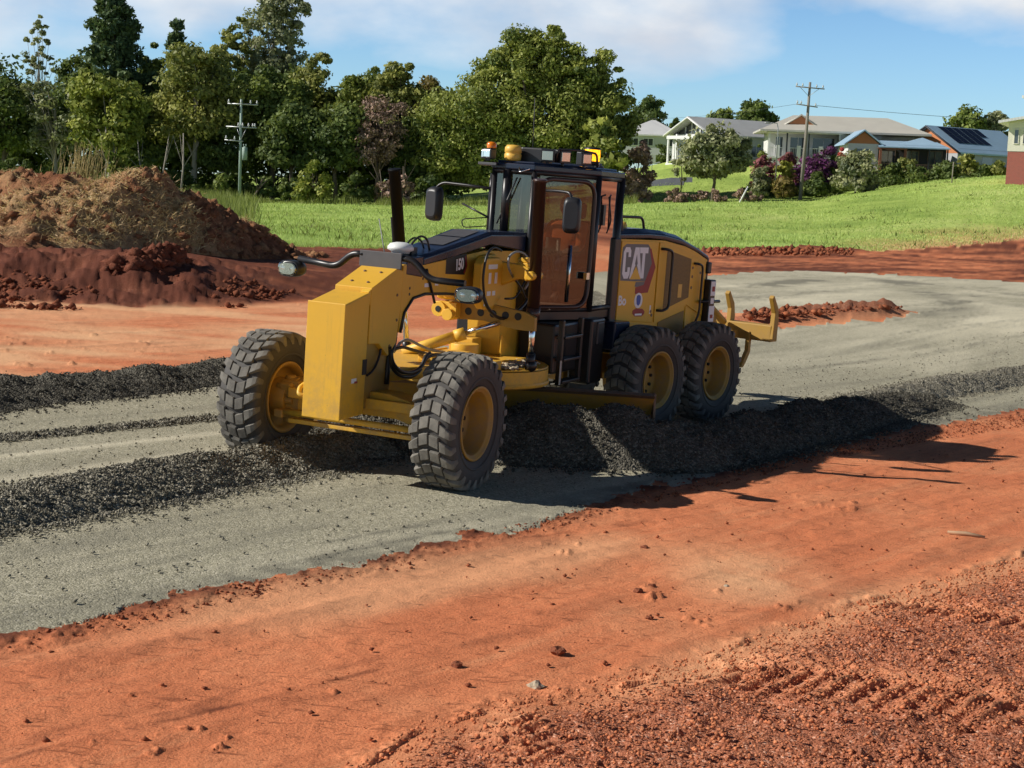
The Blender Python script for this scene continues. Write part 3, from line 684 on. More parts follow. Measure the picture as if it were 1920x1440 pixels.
# ------------------------------------------------------------------ stockpile of stripped topsoil
def mound():
    outl = [(-420, 400, 41), (-260, 350, 42), (-120, 336, 43), (0, 334, 43.5), (60, 329, 43.5), (140, 331, 43.5), (175, 344, 43.5), (205, 338, 43.8), (240, 325, 44), (272, 327, 44.2), (310, 340, 44.6), (345, 355, 45), (400, 380, 45.6), (440, 402, 46.2), (480, 428, 47), (520, 456, 48), (560, 480, 48.8), (600, 498, 49.5)]
    w = np.array([P(*o) for o in outl]); c = resample(w, .06); top = c[:, 2]
    tt = np.linspace(-1, 1, 110)
    hgt = np.maximum(top - hz(c[:, 0], c[:, 1]), .02)
    ff = np.interp(c[:, 0], [w[0, 0], -14, -8, -6], [7.2, 6.6, 3.6, 1.2]); fb = ff * .9
    Yo = np.where(tt < 0, tt, tt)[None] * np.where(tt < 0, ff[:, None], fb[:, None])
    X = c[:, 0, None] + 0 * Yo + .25 * Yo * .15; Y = c[:, 1, None] + Yo
    prof = np.clip(1 - np.abs(tt) ** 1.25, 0, 1)[None]
    rn = .42 * fbm(X, Y, 1.3, 5, 401, .6) + .34 * np.abs(fbm(X, Y, .5, 4, 402)) + .16 * np.abs(fbm(X, Y, .22, 3, 407)) - .1
    Z = hz(X, Y) - .12 + hgt[:, None] * prof + (rn * np.clip(prof * 2.2, 0, 1)) * np.clip(hgt[:, None] / 1.0, .15, 1) + .12
    v = np.stack([X, Y, Z], -1).reshape(-1, 3); nr, nt = len(c), len(tt)
    i = np.arange((nr - 1) * (nt - 1)); r, q = i // (nt - 1), i % (nt - 1)
    f = np.stack([r * nt + q, r * nt + q + 1, (r + 1) * nt + q + 1, (r + 1) * nt + q], 1)
    pale = np.clip(.35 + .9 * fbm(X, Y, 1.6, 4, 403) + .25 * (prof < .75) - .7 * sst(-9.5, -7.5, X), 0, 1)
    o = np_mesh('soil_stockpile', v, f, 'mound_soil', None, True, {'pale': pale.ravel()})
    tag(o, 'long heap of stripped red topsoil mixed with dry turf on the left', 'soil heap')
    g = np.random.default_rng(405); nst = 2600; k = g.integers(0, len(v), nst)
    # turf shreds
    n = 22000; k = g.choice(len(v), n, p=(pale.ravel() ** 2 * (Z.ravel() > hz(X, Y).ravel() + .1) + 1e-9) / (pale.ravel() ** 2 * (Z.ravel() > hz(X, Y).ravel() + .1) + 1e-9).sum())
    b = v[k] + g.normal(0, .04, (n, 3)); d = g.normal(0, 1, (n, 3)); d[:, 2] = np.abs(d[:, 2]) * .45; d /= np.linalg.norm(d, axis=1)[:, None]
    L = g.uniform(.08, .26, n)[:, None]; sd = np.cross(d, g.normal(0, 1, (n, 3))); sd /= np.linalg.norm(sd, axis=1)[:, None]
    vv = np.stack([b - sd * .013, b + sd * .013, b + d * L + [0, 0, .02]], 1).reshape(-1, 3)
    s = np_mesh('turf_shreds', vv, np.arange(n * 3).reshape(-1, 3), 'dry_blade', None, False, {'tint': np.repeat(g.random(n), 3)}); tag(s, 'dry turf shreds caught over the soil heap', 'dry turf', None, 'stuff')
    m = 1500; k = g.integers(0, len(v), m); sv, sf = stones(v[k], .04 + .22 * g.random(m) ** 3, 406)
    s = np_mesh('soil_clods', sv, sf, 'mound_soil', None, False, {'pale': np.repeat(g.uniform(0, .4, m), 6)}); tag(s, 'clods stuck all over the soil heap', 'clods', None, 'stuff')
mound()
# smaller dark heap on the bank crest
def heap(pts, hw, ht, seed, label):
    w = np.array([list(G(*p)[:2]) for p in pts]); c = resample(np.c_[w, w], .05); tt = np.linspace(-1, 1, 40)
    t = np.linspace(0, 1, len(c)); env = np.sin(np.pi * np.clip(t, 0, 1)) ** .6
    X = c[:, 0, None] + 0 * tt; Y = c[:, 1, None] + tt * hw
    Z = hz(X, Y) - .05 + (ht * env[:, None]) * np.clip(1 - np.abs(tt) ** 1.4, 0, 1) * (1 + .7 * fbm(X, Y, .5, 4, seed)) + .10 * fbm(X, Y, .15, 3, seed + 1)
    v = np.stack([X, Y, Z], -1).reshape(-1, 3); nr, nt = len(c), len(tt); i = np.arange((nr - 1) * (nt - 1)); r, q = i // (nt - 1), i % (nt - 1)
    f = np.stack([r * nt + q, r * nt + q + 1, (r + 1) * nt + q + 1, (r + 1) * nt + q], 1); n = len(v)
    sv, sf = stones(v[np.random.default_rng(seed).integers(0, len(v), 160)], .05 + .15 * np.random.default_rng(seed + 2).random(160) ** 2, seed); f = np.concatenate([f[:, [0, 1, 2]], f[:, [0, 2, 3]], sf + len(v)]); v = np.concatenate([v, sv]); n = len(v)
    o = np_mesh('soil_heap', v, f, 'red_soil', None, True, {'damp': np.full(n, .9), 'pale': np.zeros(n), 'grit': np.ones(n)}); tag(o, label, 'soil heap')
heap([(205, 492), (260, 494), (310, 496), (352, 496)], 1.0, .45, 421, 'small dark red clod heap on the bank in front of the stockpile')

scatter('berm_clods', [(1330, 484), (1450, 482), (1600, 482), (1600, 470), (1450, 470), (1330, 470)], 420, (.05, .24), 'red_soil', 'dark clods along the far edge between soil and meadow', 'clods', 211, .12, None, .8, (.6, 1))
scatter('berm_clods', [(1395, 612), (1500, 605), (1600, 598), (1690, 592), (1660, 584), (1500, 592), (1395, 600)], 900, (.02, .13), 'red_soil', 'clods over the low ridge on the soil island behind the ripper', 'clods', 213, .20, None, .8, (.5, 1))

# ------------------------------------------------------------------ the motor grader (machine coordinates: x forward from the front axle, y to its left, z up)
grader = empty('motor_grader'); tag(grader, 'yellow and black six wheel motor grader spreading gravel with its blade', 'motor grader')
GMX = Matrix(GM.tolist()).to_4x4(); GMX.translation = Vector(GT); grader.matrix_world = GMX
RB = Matrix.Translation((HX, 0, 0)) @ Matrix.Rotation(ART, 4, 'Z') @ Matrix.Translation((-HX, 0, 0))
def gpart(m, name, mat, bevel=0, parent=None, rear=False, label=None, seg=2):
    p = parent or grader
    o = m.build(name, mat, p, bevel, RB if (rear and p is grader) else None, seg)
    if label: o['label'] = label
    return o

# ---- wheels
def tyre_meshes():
    prof = [(-.165, .350), (-.185, .375), (-.212, .44), (-.222, .51), (-.219, .575), (-.205, .612), (-.17, .628), (-.09, .634), (0, .636), (.09, .634), (.17, .628), (.205, .612), (.219, .575), (.222, .51), (.212, .44), (.185, .375), (.165, .350)]
    t = MB(); t.lathe([(a, r) for a, r in prof], (0, 0, 0), (0, 1, 0), 72)
    # raised rings on the sidewall
    for s in (-1, 1):
        t.lathe([(s * .2135, .430), (s * .2195, .435), (s * .2215, .449), (s * .2165, .455)], (0, 0, 0), (0, 1, 0), 64)
    lug = MB(); n = 26; dt = 2 * math.pi / n
    def strip(secs):
        rings = []
        for y, rt, t0, t1, rb in secs:
            pts = []
            for th, r in ((t0, rb), (t0 + .006, rt), (t1 - .006, rt), (t1, rb)):
                pts.append((r * math.cos(th), y, r * math.sin(th)))
            rings.append(pts)
        lug.loft(rings, True, True)
    for k in range(n):
        for s in (-1, 1):
            o = k * dt + (0 if s > 0 else .08 * dt); q = -1
            def sec(ya, rt, a, b, rb=.60): return (s * ya, rt, o + q * a * dt, o + q * b * dt, rb)
            strip([sec(.008, .670, .0, -.70), sec(.06, .670, .10, -.64), sec(.100, .668, .20, -.56)])
            strip([sec(.112, .667, .34, -.36), sec(.17, .665, .46, -.14), sec(.212, .652, .56, .08), sec(.226, .628, .58, .16, .56), sec(.228, .585, .56, .24, .54)])
    return t, lug
tyre_mb, lug_mb = tyre_meshes()
tyre0 = tyre_mb.build('tyre', 'tyre_rubber'); tread0 = lug_mb.build('tread', 'tread_rubber', None, .006, None, 1)
def rim_mb():
    m = MB()
    m.lathe([(.176, .362), (.196, .366), (.200, .350), (.192, .338), (.178, .332), (.176, .316), (.160, .308), (-.03, .300), (-.06, .292), (-.075, .20), (-.075, .0001)], (0, 0, 0), (0, 1, 0), 64)
    m.lathe([(-.176, .362), (-.196, .366), (-.200, .350), (-.192, .338), (-.176, .316), (-.13, .306), (-.095, .296), (-.085, .20), (-.085, .0001)], (0, 0, 0), (0, 1, 0), 64)
    m.lathe([(-.075, .135), (-.03, .130), (-.01, .10), (-.01, .0001)], (0, 0, 0), (0, 1, 0), 32)
    return m
bolts = rim_mb().mat(1); holes = bolts
for k in range(12):
    a = 2 * math.pi * k / 12; c = Vector((.222 * math.cos(a), -.076, .222 * math.sin(a)))
    bolts.mat(2).cyl(c, c + Vector((0, .030, 0)), .021, 8); a += math.pi / 12
    c = Vector((.255 * math.cos(a), -.0735, .255 * math.sin(a)))
rim0 = bolts.build('rim', ('yellow_shade', 'steel_edge', 'decal_black'))
def wheel(pos, flip, rear, spin, tilt=0):
    w = empty('wheel', (0, 0, 0), 0, grader)
    b = Matrix.Translation(pos) @ Matrix.Rotation(tilt, 4, 'X') @ (Matrix.Rotation(math.pi, 4, 'Z') if flip else Matrix.Identity(4)) @ Matrix.Rotation(spin, 4, 'Y')
    w.matrix_basis = (RB @ b) if rear else b
    for src in (tyre0, tread0, rim0):
        o = src.copy(); COL.objects.link(o); o.parent = w; o.matrix_basis = Matrix.Identity(4)
    return w
ZW = .665
for i, (x, y, rear) in enumerate([(0, 1.07, False), (0, -1.07, False), (-5.36, 1.07, True), (-6.885, 1.07, True), (-5.36, -1.07, True), (-6.885, -1.07, True)]):
    w = wheel((x, y, ZW), y < 0, rear, .3 * i, 0)
for o in (tyre0, tread0, rim0): bpy.data.objects.remove(o)

# ---- front axle
ax = MB(); ax.prism([(-.72, .55), (-.72, .78), (-.35, .86), (.35, .86), (.72, .78), (.72, .55), (.45, .62), (-.45, .62)], 'x', -.13, .13)
gpart(ax, 'front_axle', 'yellow_paint', .012)
tr = MB(); tr.tube([(.26, -.74, .56), (.26, .74, .56)], .032, 12); tr.tube([(-.2, -.74, .60), (-.2, .74, .60)], .035, 12); gpart(tr, 'tie_rod', 'yellow_paint')
lb = MB(); lb.bx(.15, .21, -.74, .74, .70, .80); lb.bx(.17, .25, -.70, .70, .455, .50); gpart(lb, 'lean_bar', 'yellow_paint', .008)
for s in (-1, 1):
    k = MB(); k.bx(-.14, .14, s * .66, s * .86, .48, .86); k.cyl((0, s * .80, ZW), (0, s * 1.0, ZW), .20, 24); k.cyl((.02, s * .83, .42), (.02, s * .83, .90), .055, 14)
    k.bx(.02, .30, s * .74, s * .84, .50, .58)
    for (xx, zz) in ((.17, .80), (.17, .66), (.17, .55), (-.10, .83)): k.cyl((xx - .04, s * .72, zz), (xx - .04, s * .90, zz), .042, 12)
    k.obox((.08, s * .79, .80), (.20, .12, .12), Matrix.Rotation(.3, 3, 'Y')); gpart(k, 'steering_knuckle', 'yellow_shade', .012)
    cy = MB(); cy.tube([(-.16, s * .25, .70), (-.16, s * .52, .66)], .045, 12); cy.tube([(-.16, s * .5, .66), (-.16, s * .76, .63)], .022, 10); gpart(cy, 'steering_cylinder', 'black_paint')

# ---- counterweight (push block) and nose of the frame
cw = MB(); cw.prism([(.80, .645), (.80, 1.745), (.34, 1.845), (.34, .66)], 'y', -.200, .200); cwo = gpart(cw, 'counterweight', 'yellow_paint', .016, seg=3)
lip = MB(); lip.prism([(.802, .64), (.802, 1.755), (.815, 1.75), (.815, .645)], 'y', -.205, .205); gpart(lip, 'face_plate', 'yellow_paint', .006, cwo)
hk = MB(); hk.tube([(.72, -.20, .82), (.76, -.285, .84), (.70, -.31, .90), (.62, -.27, .95), (.60, -.20, .95)], .022, 10, .03); gpart(hk, 'tow_hook', 'bright_yellow', 0, cwo)
dk = MB(); dk.bx(.335, .42, .2005, .204, 1.05, 1.20); gpart(dk, 'recess', 'decal_black', 0, cwo)
st = MB(); st.quad((.62, .2015, .985), (.52, .2015, .985), (.52, .2015, 1.03), (.62, .2015, 1.03)); gpart(st, 'sticker', 'decal_white', 0, cwo)
st = MB(); st.bx(.50, .56, .2012, .2035, .98, 1.0); gpart(st, 'sticker', 'decal_red', 0, cwo)
nose = MB(); nose.prism([(.322, 1.885), (-.17, 2.06), (-.30, 2.04), (-.33, 1.90), (-.24, 1.32), (-.08, 1.20), (.12, 1.335), (.322, 1.345)], 'y', -.203, .203); no_ = None
rib = MB(); rib.prism([(.325, 1.875), (.372, 1.85), (.335, 1.72), (.325, 1.72)], 'y', .11, .198); bo = nose.mat(1)
for p in ((.20, .09), (-.05, .09), (.20, -.09), (-.05, -.09)):
    z = 2.06 - (p[0] + .17) * .356; bo.cyl((p[0], p[1], z - .012), (p[0] + .006, p[1], z + .010), .016, 8)
for p in ((-.22, 1.55), (-.10, 1.30), (-.20, 1.80)): bo.cyl((p[0], .199, p[1]), (p[0], .212, p[1]), .016, 8)
no_ = gpart(nose, 'nose_block', ('yellow_paint', 'steel_edge'), .010, seg=3); gpart(rib, 'gusset', 'bright_yellow', .004, no_)
inn = MB(); inn.prism([(.33, .70), (.33, 1.36), (-.22, 1.36), (-.30, 1.0), (-.20, .70)], 'y', -.15, .15); gpart(inn, 'frame_head', 'yellow_shade', .01)
fp = MB(); fp.prism([(-.18, 2.055), (-.18, 2.215), (-.205, 2.215), (-.205, 2.055)], 'y', -.235, .235); gpart(fp, 'front_shield', 'grey_steel', .004)
# lamp arms
for s, pts in ((-1, [(-.21, -.20, 2.17), (-.22, -.34, 2.17), (-.24, -.52, 2.02), (-.26, -.98, 2.06)]), (1, [(-.22, .2, 2.17), (-.24, .34, 2.16), (-.26, .52, 1.98), (-.28, .90, 1.975)])):
    m = MB(); m.tube(pts, .034, 12, .09); arm = gpart(m, 'lamp_arm', 'black_paint')
    c = Vector(pts[-1]) + Vector((.0, s * .06, -.105))
    hl = MB(); q = Matrix.Rotation(s * .12, 3, 'Z')
    ring = []
    for t, k in ((-.10, .55), (-.07, .85), (0, 1.0), (.085, .98), (.10, .93)):
        ring.append([c + q @ Vector((t, k * .135 * math.copysign(abs(math.cos(a)) ** .7, math.cos(a)), k * .085 * math.copysign(abs(math.sin(a)) ** .8, math.sin(a)))) for a in [2 * math.pi * i / 20 for i in range(20)]])
    hl.loft(ring, True, True, True); hl.tube([Vector(pts[-1]) + Vector((0, s * .05, -.03)), c + Vector((0, 0, .05))], .03, 8)
    lo = gpart(hl, 'headlamp', 'black_plastic')
    ln = MB(); r2 = [c + q @ Vector((.104, .121 * math.copysign(abs(math.cos(a)) ** .7, math.cos(a)), .073 * math.copysign(abs(math.sin(a)) ** .8, math.sin(a)))) for a in [2 * math.pi * i / 20 for i in range(20)]]
    r3 = [c + (p - c) * .8 + q @ Vector((.032, 0, 0)) for p in r2]; ln.loft([r2, r3], True, True, True); gpart(ln, 'lens', 'lamp_glass', 0, lo)
    bl = MB(); bl.ball(c + q @ Vector((.085, .055, 0)), .05, 12, 8, .4); bl.ball(c + q @ Vector((.085, -.055, 0)), .05, 12, 8, .4); gpart(bl, 'reflector', 'chrome', 0, lo)

# ---- boom of the front frame, dark hood on it
YB = .205
boom = MB(); boom.prism([(-.30, 2.10), (-.28, 1.42), (-.345, 1.60), (-.52, 1.735), (-.80, 1.78), (-1.3, 1.765), (-2.0, 1.71), (-2.5, 1.66), (-2.75, 1.50), (-2.80, 1.02), (-2.95, .86), (-3.6, .80), (-4.62, .78), (-4.62, 1.20), (-3.55, 1.46), (-3.45, 2.20), (-2.2, 2.22), (-.75, 2.09)], 'y', -YB, YB)
und = MB(); und.tube([(-.30, .212, 1.42), (-.36, .212, 1.62), (-.53, .212, 1.755), (-.80, .212, 1.79), (-1.3, .212, 1.775), (-1.9, .212, 1.73), (-2.4, .212, 1.68)], .016, 8); gpart(und, 'hydraulic_line', 'black_paint')
hood = MB()
def hsec(x, zt, zb, w, ws): return [(x, -w, zb), (x, -w, zt - .03), (x, -ws, zt), (x, ws, zt), (x, w, zt - .03), (x, w, zb)]
hood.loft([hsec(-.72, 2.185, 2.085, .215, .18), hsec(-1.45, 2.30, 2.175, .245, .20), hsec(-2.22, 2.428, 2.29, .27, .22), hsec(-2.9, 2.425, 2.235, .275, .23), hsec(-3.5, 2.415, 2.165, .275, .23)], True, True)
ho = gpart(hood, 'boom_hood', 'navy_paint', .012, seg=3)
step = MB(); step.bx(-1.98, -1.50, -.16, .10, 2.352, 2.37); 
st_ = MB(); st_.add([(-1.3, -.17, 2.284), (-1.3, .13, 2.284), (-1.75, .13, 2.358), (-1.75, -.17, 2.358)], [(0, 1, 2, 3)]); st_.add([(-1.8, -.17, 2.366), (-1.8, .13, 2.366), (-2.2, .13, 2.433), (-2.2, -.17, 2.433)], [(0, 1, 2, 3)]); gpart(st_, 'grip_strip', 'grey_steel', 0, ho)
hn = MB(); hn.prism([(-.36, 2.00), (-.36, 2.12), (-.50, 2.17), (-.72, 2.18), (-.72, 1.96)], 'y', -.208, .2085); gpart(hn, 'boom_nose', 'navy_paint', .012)
gp = MB(); gp.lathe([(0, .0001), (0, .085), (.04, .10), (.055, .135), (.08, .135), (.115, .11), (.13, .05), (.132, .0001)], (-.60, 0, 2.175), (0, 0, 1), 28); g1 = gpart(gp, 'satellite_dome', 'white_paint')
gb = MB(); gb.lathe([(0, .0001), (0, .09), (.05, .095), (.05, .0001)], (-.60, 0, 2.165), (0, 0, 1), 24); gb.bx(-.78, -.66, -.06, .10, 2.16, 2.26); gpart(gb, 'dome_mount', 'black_plastic', 0, g1)
cb = MB(); cb.tube([(-.70, .0, 2.2), (-.82, .08, 2.38), (-.98, .10, 2.36), (-1.02, .12, 2.22)], .012, 8, .1); cb.tube([(-.74, -.06, 2.2), (-.88, -.02, 2.36), (-1.05, .0, 2.33), (-1.08, .02, 2.24)], .010, 8, .1); gpart(cb, 'cable', 'hose_rubber', 0, g1)
an = MB(); an.tube([(-.50, -.12, 2.15), (-.66, -.30, 2.52)], .006, 6); gpart(an, 'cable', 'hose_grey', 0, g1)
# number decal on the boom
dc = MB(); dc.add([(-1.25, .2065, 2.145), (-1.25, .2065, 1.985), (-1.72, .2065, 1.965), (-1.78, .2065, 2.06), (-1.74, .2065, 2.195)], [(0, 1, 2, 3, 4)]); gpart(dc, 'number_panel', 'decal_black')
text_mesh('model_number', '150', .165, 'decal_white', grader, frame_mtx((-1.58, .209, 2.075), (-1, 0, .10), (0, 0, 1)), .001, .006, .82)
ch = MB(); ch.add([(-1.70, .2085, 2.16), (-1.72, .2085, 2.175), (-1.775, .2085, 2.06), (-1.71, .2085, 1.975), (-1.69, .2085, 1.985), (-1.74, .2085, 2.06)], [(0, 1, 2, 3, 4, 5)]); gpart(ch, 'chevron', 'decal_red')
for (x0, x1, z0, z1) in ((-.78, -.92, 1.86, 1.90), (-1.02, -1.10, 1.87, 1.93)):
    sk = MB(); sk.quad((x0, .2068, z0), (x1, .2068, z0), (x1, .2068, z1), (x0, .2068, z1))
    gpart(sk, 'label_sheet', 'decal_white')
boom.mat(1); bh = boom
for p in ((-.46, 1.80), (-.46, 1.86), (-.74, 1.95), (-.74, 2.0)): bh.cyl((p[0], .204, p[1]), (p[0], .2075, p[1]), .016, 10)
boomo = gpart(boom, 'front_frame', ('yellow_paint', 'decal_black'), .008)

# ---- saddle with the lift arms and the link bar
sd = MB(); sd.prism([(-2.04, 1.66), (-2.04, 2.17), (-2.38, 2.19), (-2.42, 1.60)], 'y', -.27, .27); gpart(sd, 'saddle', 'yellow_paint', .02)
for s in (-1, 1):
    la = MB(); la.prism([(.28, 1.80), (.28, 2.12), (.62, 2.10), (.80, 2.05), (.80, 1.95), (.60, 1.94)], 'x', -2.36, -2.24) if s > 0 else la.prism([(-.28, 1.72), (-.28, 2.16), (-.62, 2.14), (-.80, 2.05), (-.80, 1.93), (-.60, 1.86)], 'x', -2.20, -1.98)
    la.tube([(-2.30, s * .84, 2.0), (-2.02, s * .84, 2.0)], .05, 14); la.bx(-2.34, -2.06, s * .76, s * .80, 1.94, 2.06); gpart(la, 'lift_arm', 'yellow_paint', .012)
    top = Vector((-2.05, s * .90, 3.04)); low = Vector((-2.52 if s > 0 else -2.45, s * (.80 if s < 0 else .93), .96)); d = (low - top).normalized()
    if s > 0: top, low = Vector((-2.03, .88, 3.04)), Vector((-2.28, .82, 1.0))
    d = (low - top).normalized(); b_end = top + d * 1.50
    cyl = MB(); cyl.tube([top, top + d * .03, top + d * .03, b_end], [.070, .070, .066, .066], 18); cyl.tube([b_end - d * .10, b_end + d * .03], .076, 18); cyl.tube([top - d * .005, top + d * .02], .074, 18)
    if s < 0: cyl.tube([top + d * .55 + Vector((.0, -.075, 0)), b_end + Vector((0, -.075, 0))], .018, 8)
    co_ = gpart(cyl, 'lift_cylinder', 'dark_red_tube' if s > 0 else 'matt_black')
    rd_ = MB(); rd_.tube([b_end, low], .033, 14); gpart(rd_, 'piston_rod', 'chrome', 0, co_)
    fo = MB(); fo.tube([low - d * .14, low + d * .02], .05, 12); fo.ball(low, .075); gpart(fo, 'rod_foot', 'black_paint', 0, co_)
lk = MB(); n = 26
lk.prism([(-.16, 1.44), (-.16, 1.62), (-.02, 1.66), (.30, 1.66), (.80, 1.60), (.92, 1.55), (.92, 1.40), (.70, 1.40), (.30, 1.46)], 'x', -2.14, -2.07); lk.mat(1); hl = lk
for y in (.12, .27, .42, .57, .72): hl.cyl((-2.072, y, 1.545), (-2.064, y, 1.545), .042, 16)
lko = gpart(lk, 'link_bar', ('yellow_shade', 'decal_black'), .004)
bj = MB(); bj.tube([(-2.16, -.18, 1.55), (-1.92, -.18, 1.55)], .085, 16); bj.bx(-2.12, -1.96, -.24, .02, 1.47, 1.63); bj.tube([(-2.1, -.05, 1.50), (-1.88, -.05, 1.50)], .065, 14); bj.mat(1).cyl((-1.919, -.18, 1.55), (-1.912, -.18, 1.55), .035, 14); gpart(bj, 'pin_lug', ('bright_yellow', 'decal_black'), .006, lko)
cs = MB(); A, B = Vector((-1.55, -.40, 1.06)), Vector((-2.06, .46, 1.44)); d = (B - A).normalized(); cs.tube([A, A + d * .62], .06, 16); cs.tube([A + d * .60, A + d * .72], .07, 16); cso = gpart(cs, 'side_shift_cylinder', 'bright_yellow')
cr_ = MB(); cr_.tube([A + d * .7, B + d * .05], .03, 12); gpart(cr_, 'piston_rod', 'chrome', 0, cso)
# yellow filter housing with white labels and its hoses
tk = MB(); tk.prism([(-1.72, 1.70), (-1.72, 2.10), (-1.78, 2.16), (-2.18, 2.16), (-2.26, 2.10), (-2.26, 1.72), (-2.10, 1.60), (-1.85, 1.60)], 'y', .305, .42); tko = gpart(tk, 'valve_cover', 'yellow_paint', .02)
for (x0, x1, z0, z1) in ((-1.86, -2.10, 2.04, 2.09), (-1.88, -1.95, 1.88, 2.0), (-2.04, -2.11, 1.88, 2.0), (-1.86, -1.96, 1.75, 1.80), (-2.0, -2.08, 1.75, 1.80), (-1.80, -1.86, 1.64, 1.70)):
    tl = MB(); tl.quad((x0, .4225, z0), (x1, .4225, z0), (x1, .4225, z1), (x0, .4225, z1))
    gpart(tl, 'label_sheet', 'decal_white', 0, tko)
vb = MB(); vb.bx(-2.45, -2.30, .55, .70, 2.02, 2.12); vb.bx(-2.52, -2.42, .50, .66, 1.96, 2.06); vb.bx(-2.40, -2.32, .60, .68, 2.12, 2.18); vb.cyl((-2.38, .68, 2.06), (-2.38, .76, 2.06), .035, 12); gpart(vb, 'valve_block', 'yellow_paint', .01)
w2 = MB(); w2.bx(-2.62, -2.5, .48, .60, 2.08, 2.16); gpart(w2, 'valve_block', 'antenna_yellow', .01)
def hose(pxs, y, r, mat, name='hose'):
    m = MB(); m.tube([GL(px, py, y) for px, py in pxs], r, 10, .12); return gpart(m, name, mat)
hose([(908, 560), (905, 520), (912, 478), (925, 462), (940, 470)], .47, .014, 'hose_rubber')
hose([(906, 555), (915, 580), (935, 598), (955, 596), (985, 570), (1000, 535), (1003, 480), (1000, 430)], .55, .020, 'hose_rubber')
hose([(962, 520), (952, 500), (954, 480), (968, 471), (984, 475), (996, 495), (994, 525), (984, 542)], .55, .013, 'hose_grey')
hose([(962, 520), (972, 532), (980, 545), (985, 560)], .55, .013, 'hose_rubber')
hose([(996, 600), (1003, 540), (1006, 490), (1003, 440), (1004, 380)], .78, .014, 'hose_grey')
hose([(800, 505), (806, 530), (812, 555), (815, 568)], .22, .014, 'hose_rubber')
hose([(947, 560), (965, 560), (975, 545), (985, 525)], .5, .012, 'hose_rubber')
hose([(728, 690), (732, 665), (740, 645), (742, 620)], .12, .022, 'hose_rubber')
hose([(733, 655), (735, 680), (750, 697), (770, 700), (790, 690), (798, 668), (806, 662)], .32, .020, 'hose_rubber')
hose([(731, 650), (733, 690), (752, 707), (776, 706), (790, 692), (797, 672), (815, 664), (850, 668)], .28, .018, 'hose_rubber')
hose([(738, 660), (752, 640), (765, 636), (782, 645), (805, 656), (845, 662)], -.1, .016, 'hose_grey')
hose([(738, 655), (755, 650), (770, 655), (800, 664), (840, 668)], -.02, .018, 'hose_rubber')
hose([(728, 640), (730, 660), (726, 690), (724, 720)], .16, .03, 'hose_rubber')
hose([(716, 640), (712, 668), (700, 695), (688, 704)], .18, .012, 'hose_rubber')

# ---- drawbar, circle, blade
db = MB(); db.prism([(.05, -.10), (.05, .10), (-.55, .26), (-1.72, .62), (-1.95, .62), (-1.95, -.62), (-1.72, -.62), (-.55, -.26)], 'z', .93, 1.06); dbo = gpart(db, 'drawbar', 'yellow_paint', .015)
dside = MB(); dside.prism([(-.30, .86), (-.30, 1.0), (-2.9, 1.0), (-2.9, .78), (-1.6, .78)], 'y', .50, .54); dside.bx(-1.9, -2.9, -.54, -.50, .80, 1.02); gpart(dside, 'side_plate', 'yellow_paint', .008, dbo)
dt_ = MB(); dt_.bx(-2.95, -1.9, -.5, .5, .985, 1.005); dt_.bx(-1.35, -1.1, .02, .2, 1.06, 1.12); dt_.bx(-1.75, -1.55, .12, .34, 1.06, 1.14); dt_.cyl((-2.3, .0, 1.0), (-2.3, 0, 1.16), .16, 20); dt_.bx(-2.75, -2.5, -.3, .0, 1.0, 1.2); gpart(dt_, 'top_plate', 'yellow_paint', .01, dbo)
dd_ = MB(); gd = np.random.default_rng(5); q = np.stack([gd.uniform(-2.75, -1.95, 300), gd.normal(.62, .07, 300), np.full(300, .985)], 1)
sv, sf = stones(q, gd.uniform(.012, .035, 300), 51); o = np_mesh('gravel_on_plate', sv, sf, 'dust_grey', grader, False); o['kind'] = 'stuff'
ci = MB(); ci.lathe([(.76, .88), (.93, .88), (.93, .80), (.90, .76), (.76, .74), (.76, .88)], (-2.5, 0, 0), (0, 0, 1), 72, False)
ci.lathe([(.955, .70), (.955, .87), (.94, .88)], (-2.5, 0, 0), (0, 0, 1), 72, False)
ci.lathe([(.74, .865), (.755, .895), (.78, .90), (.80, .89)], (-2.5, 0, 0), (0, 0, 1), 72, False); gpart(ci, 'circle', 'yellow_paint')
b0 = np.array([-3.45, 1.89, 0]); b1 = np.array([-1.55, -1.89, 0]); bd = (b0 - b1) / np.linalg.norm(b0 - b1); bn = np.array([bd[1], -bd[0], 0])   # bn points forward
bl_ = MB(); rings = []
for e in (b0, b1):
    ring = []
    for k in range(9):
        t = k / 8; ring.append(e + bn * (.10 - .20 * math.sin(t * math.pi)) + np.array([0, 0, .06 + .60 * t]))
    for k in range(9):
        t = 1 - k / 8; ring.append(e + bn * (.10 - .20 * math.sin(t * math.pi) - .028) + np.array([0, 0, .06 + .60 * t]))
    rings.append(ring)
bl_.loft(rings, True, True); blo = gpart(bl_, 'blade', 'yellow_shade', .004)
ce = MB(); ce.loft([[e + bn * a + np.array([0, 0, z]) for a, z in ((.105, -.02), (.125, -.02), (.125, .16), (.105, .16))] for e in (b0, b1)], True, True); gpart(ce, 'cutting_edge', 'steel_edge', .003, blo)
eb = MB(); eb.loft([[e + bn * a + np.array([0, 0, z]) for a, z in ((.105, .02), (.13, .02), (.02, .70), (-.12, .70), (-.14, .35))] for e in (b0 + bd * .004, b0 + bd * .03)], True, True); gpart(eb, 'end_bit', 'steel_edge', .003, blo)
tf = MB(); tf.loft([[e + bn * a + np.array([0, 0, z]) for a, z in ((.10, .655), (.13, .69), (.0, .70), (-.12, .69))] for e in (b0, b1)], True, True); gpart(tf, 'top_flange', 'steel_edge', .004, blo)
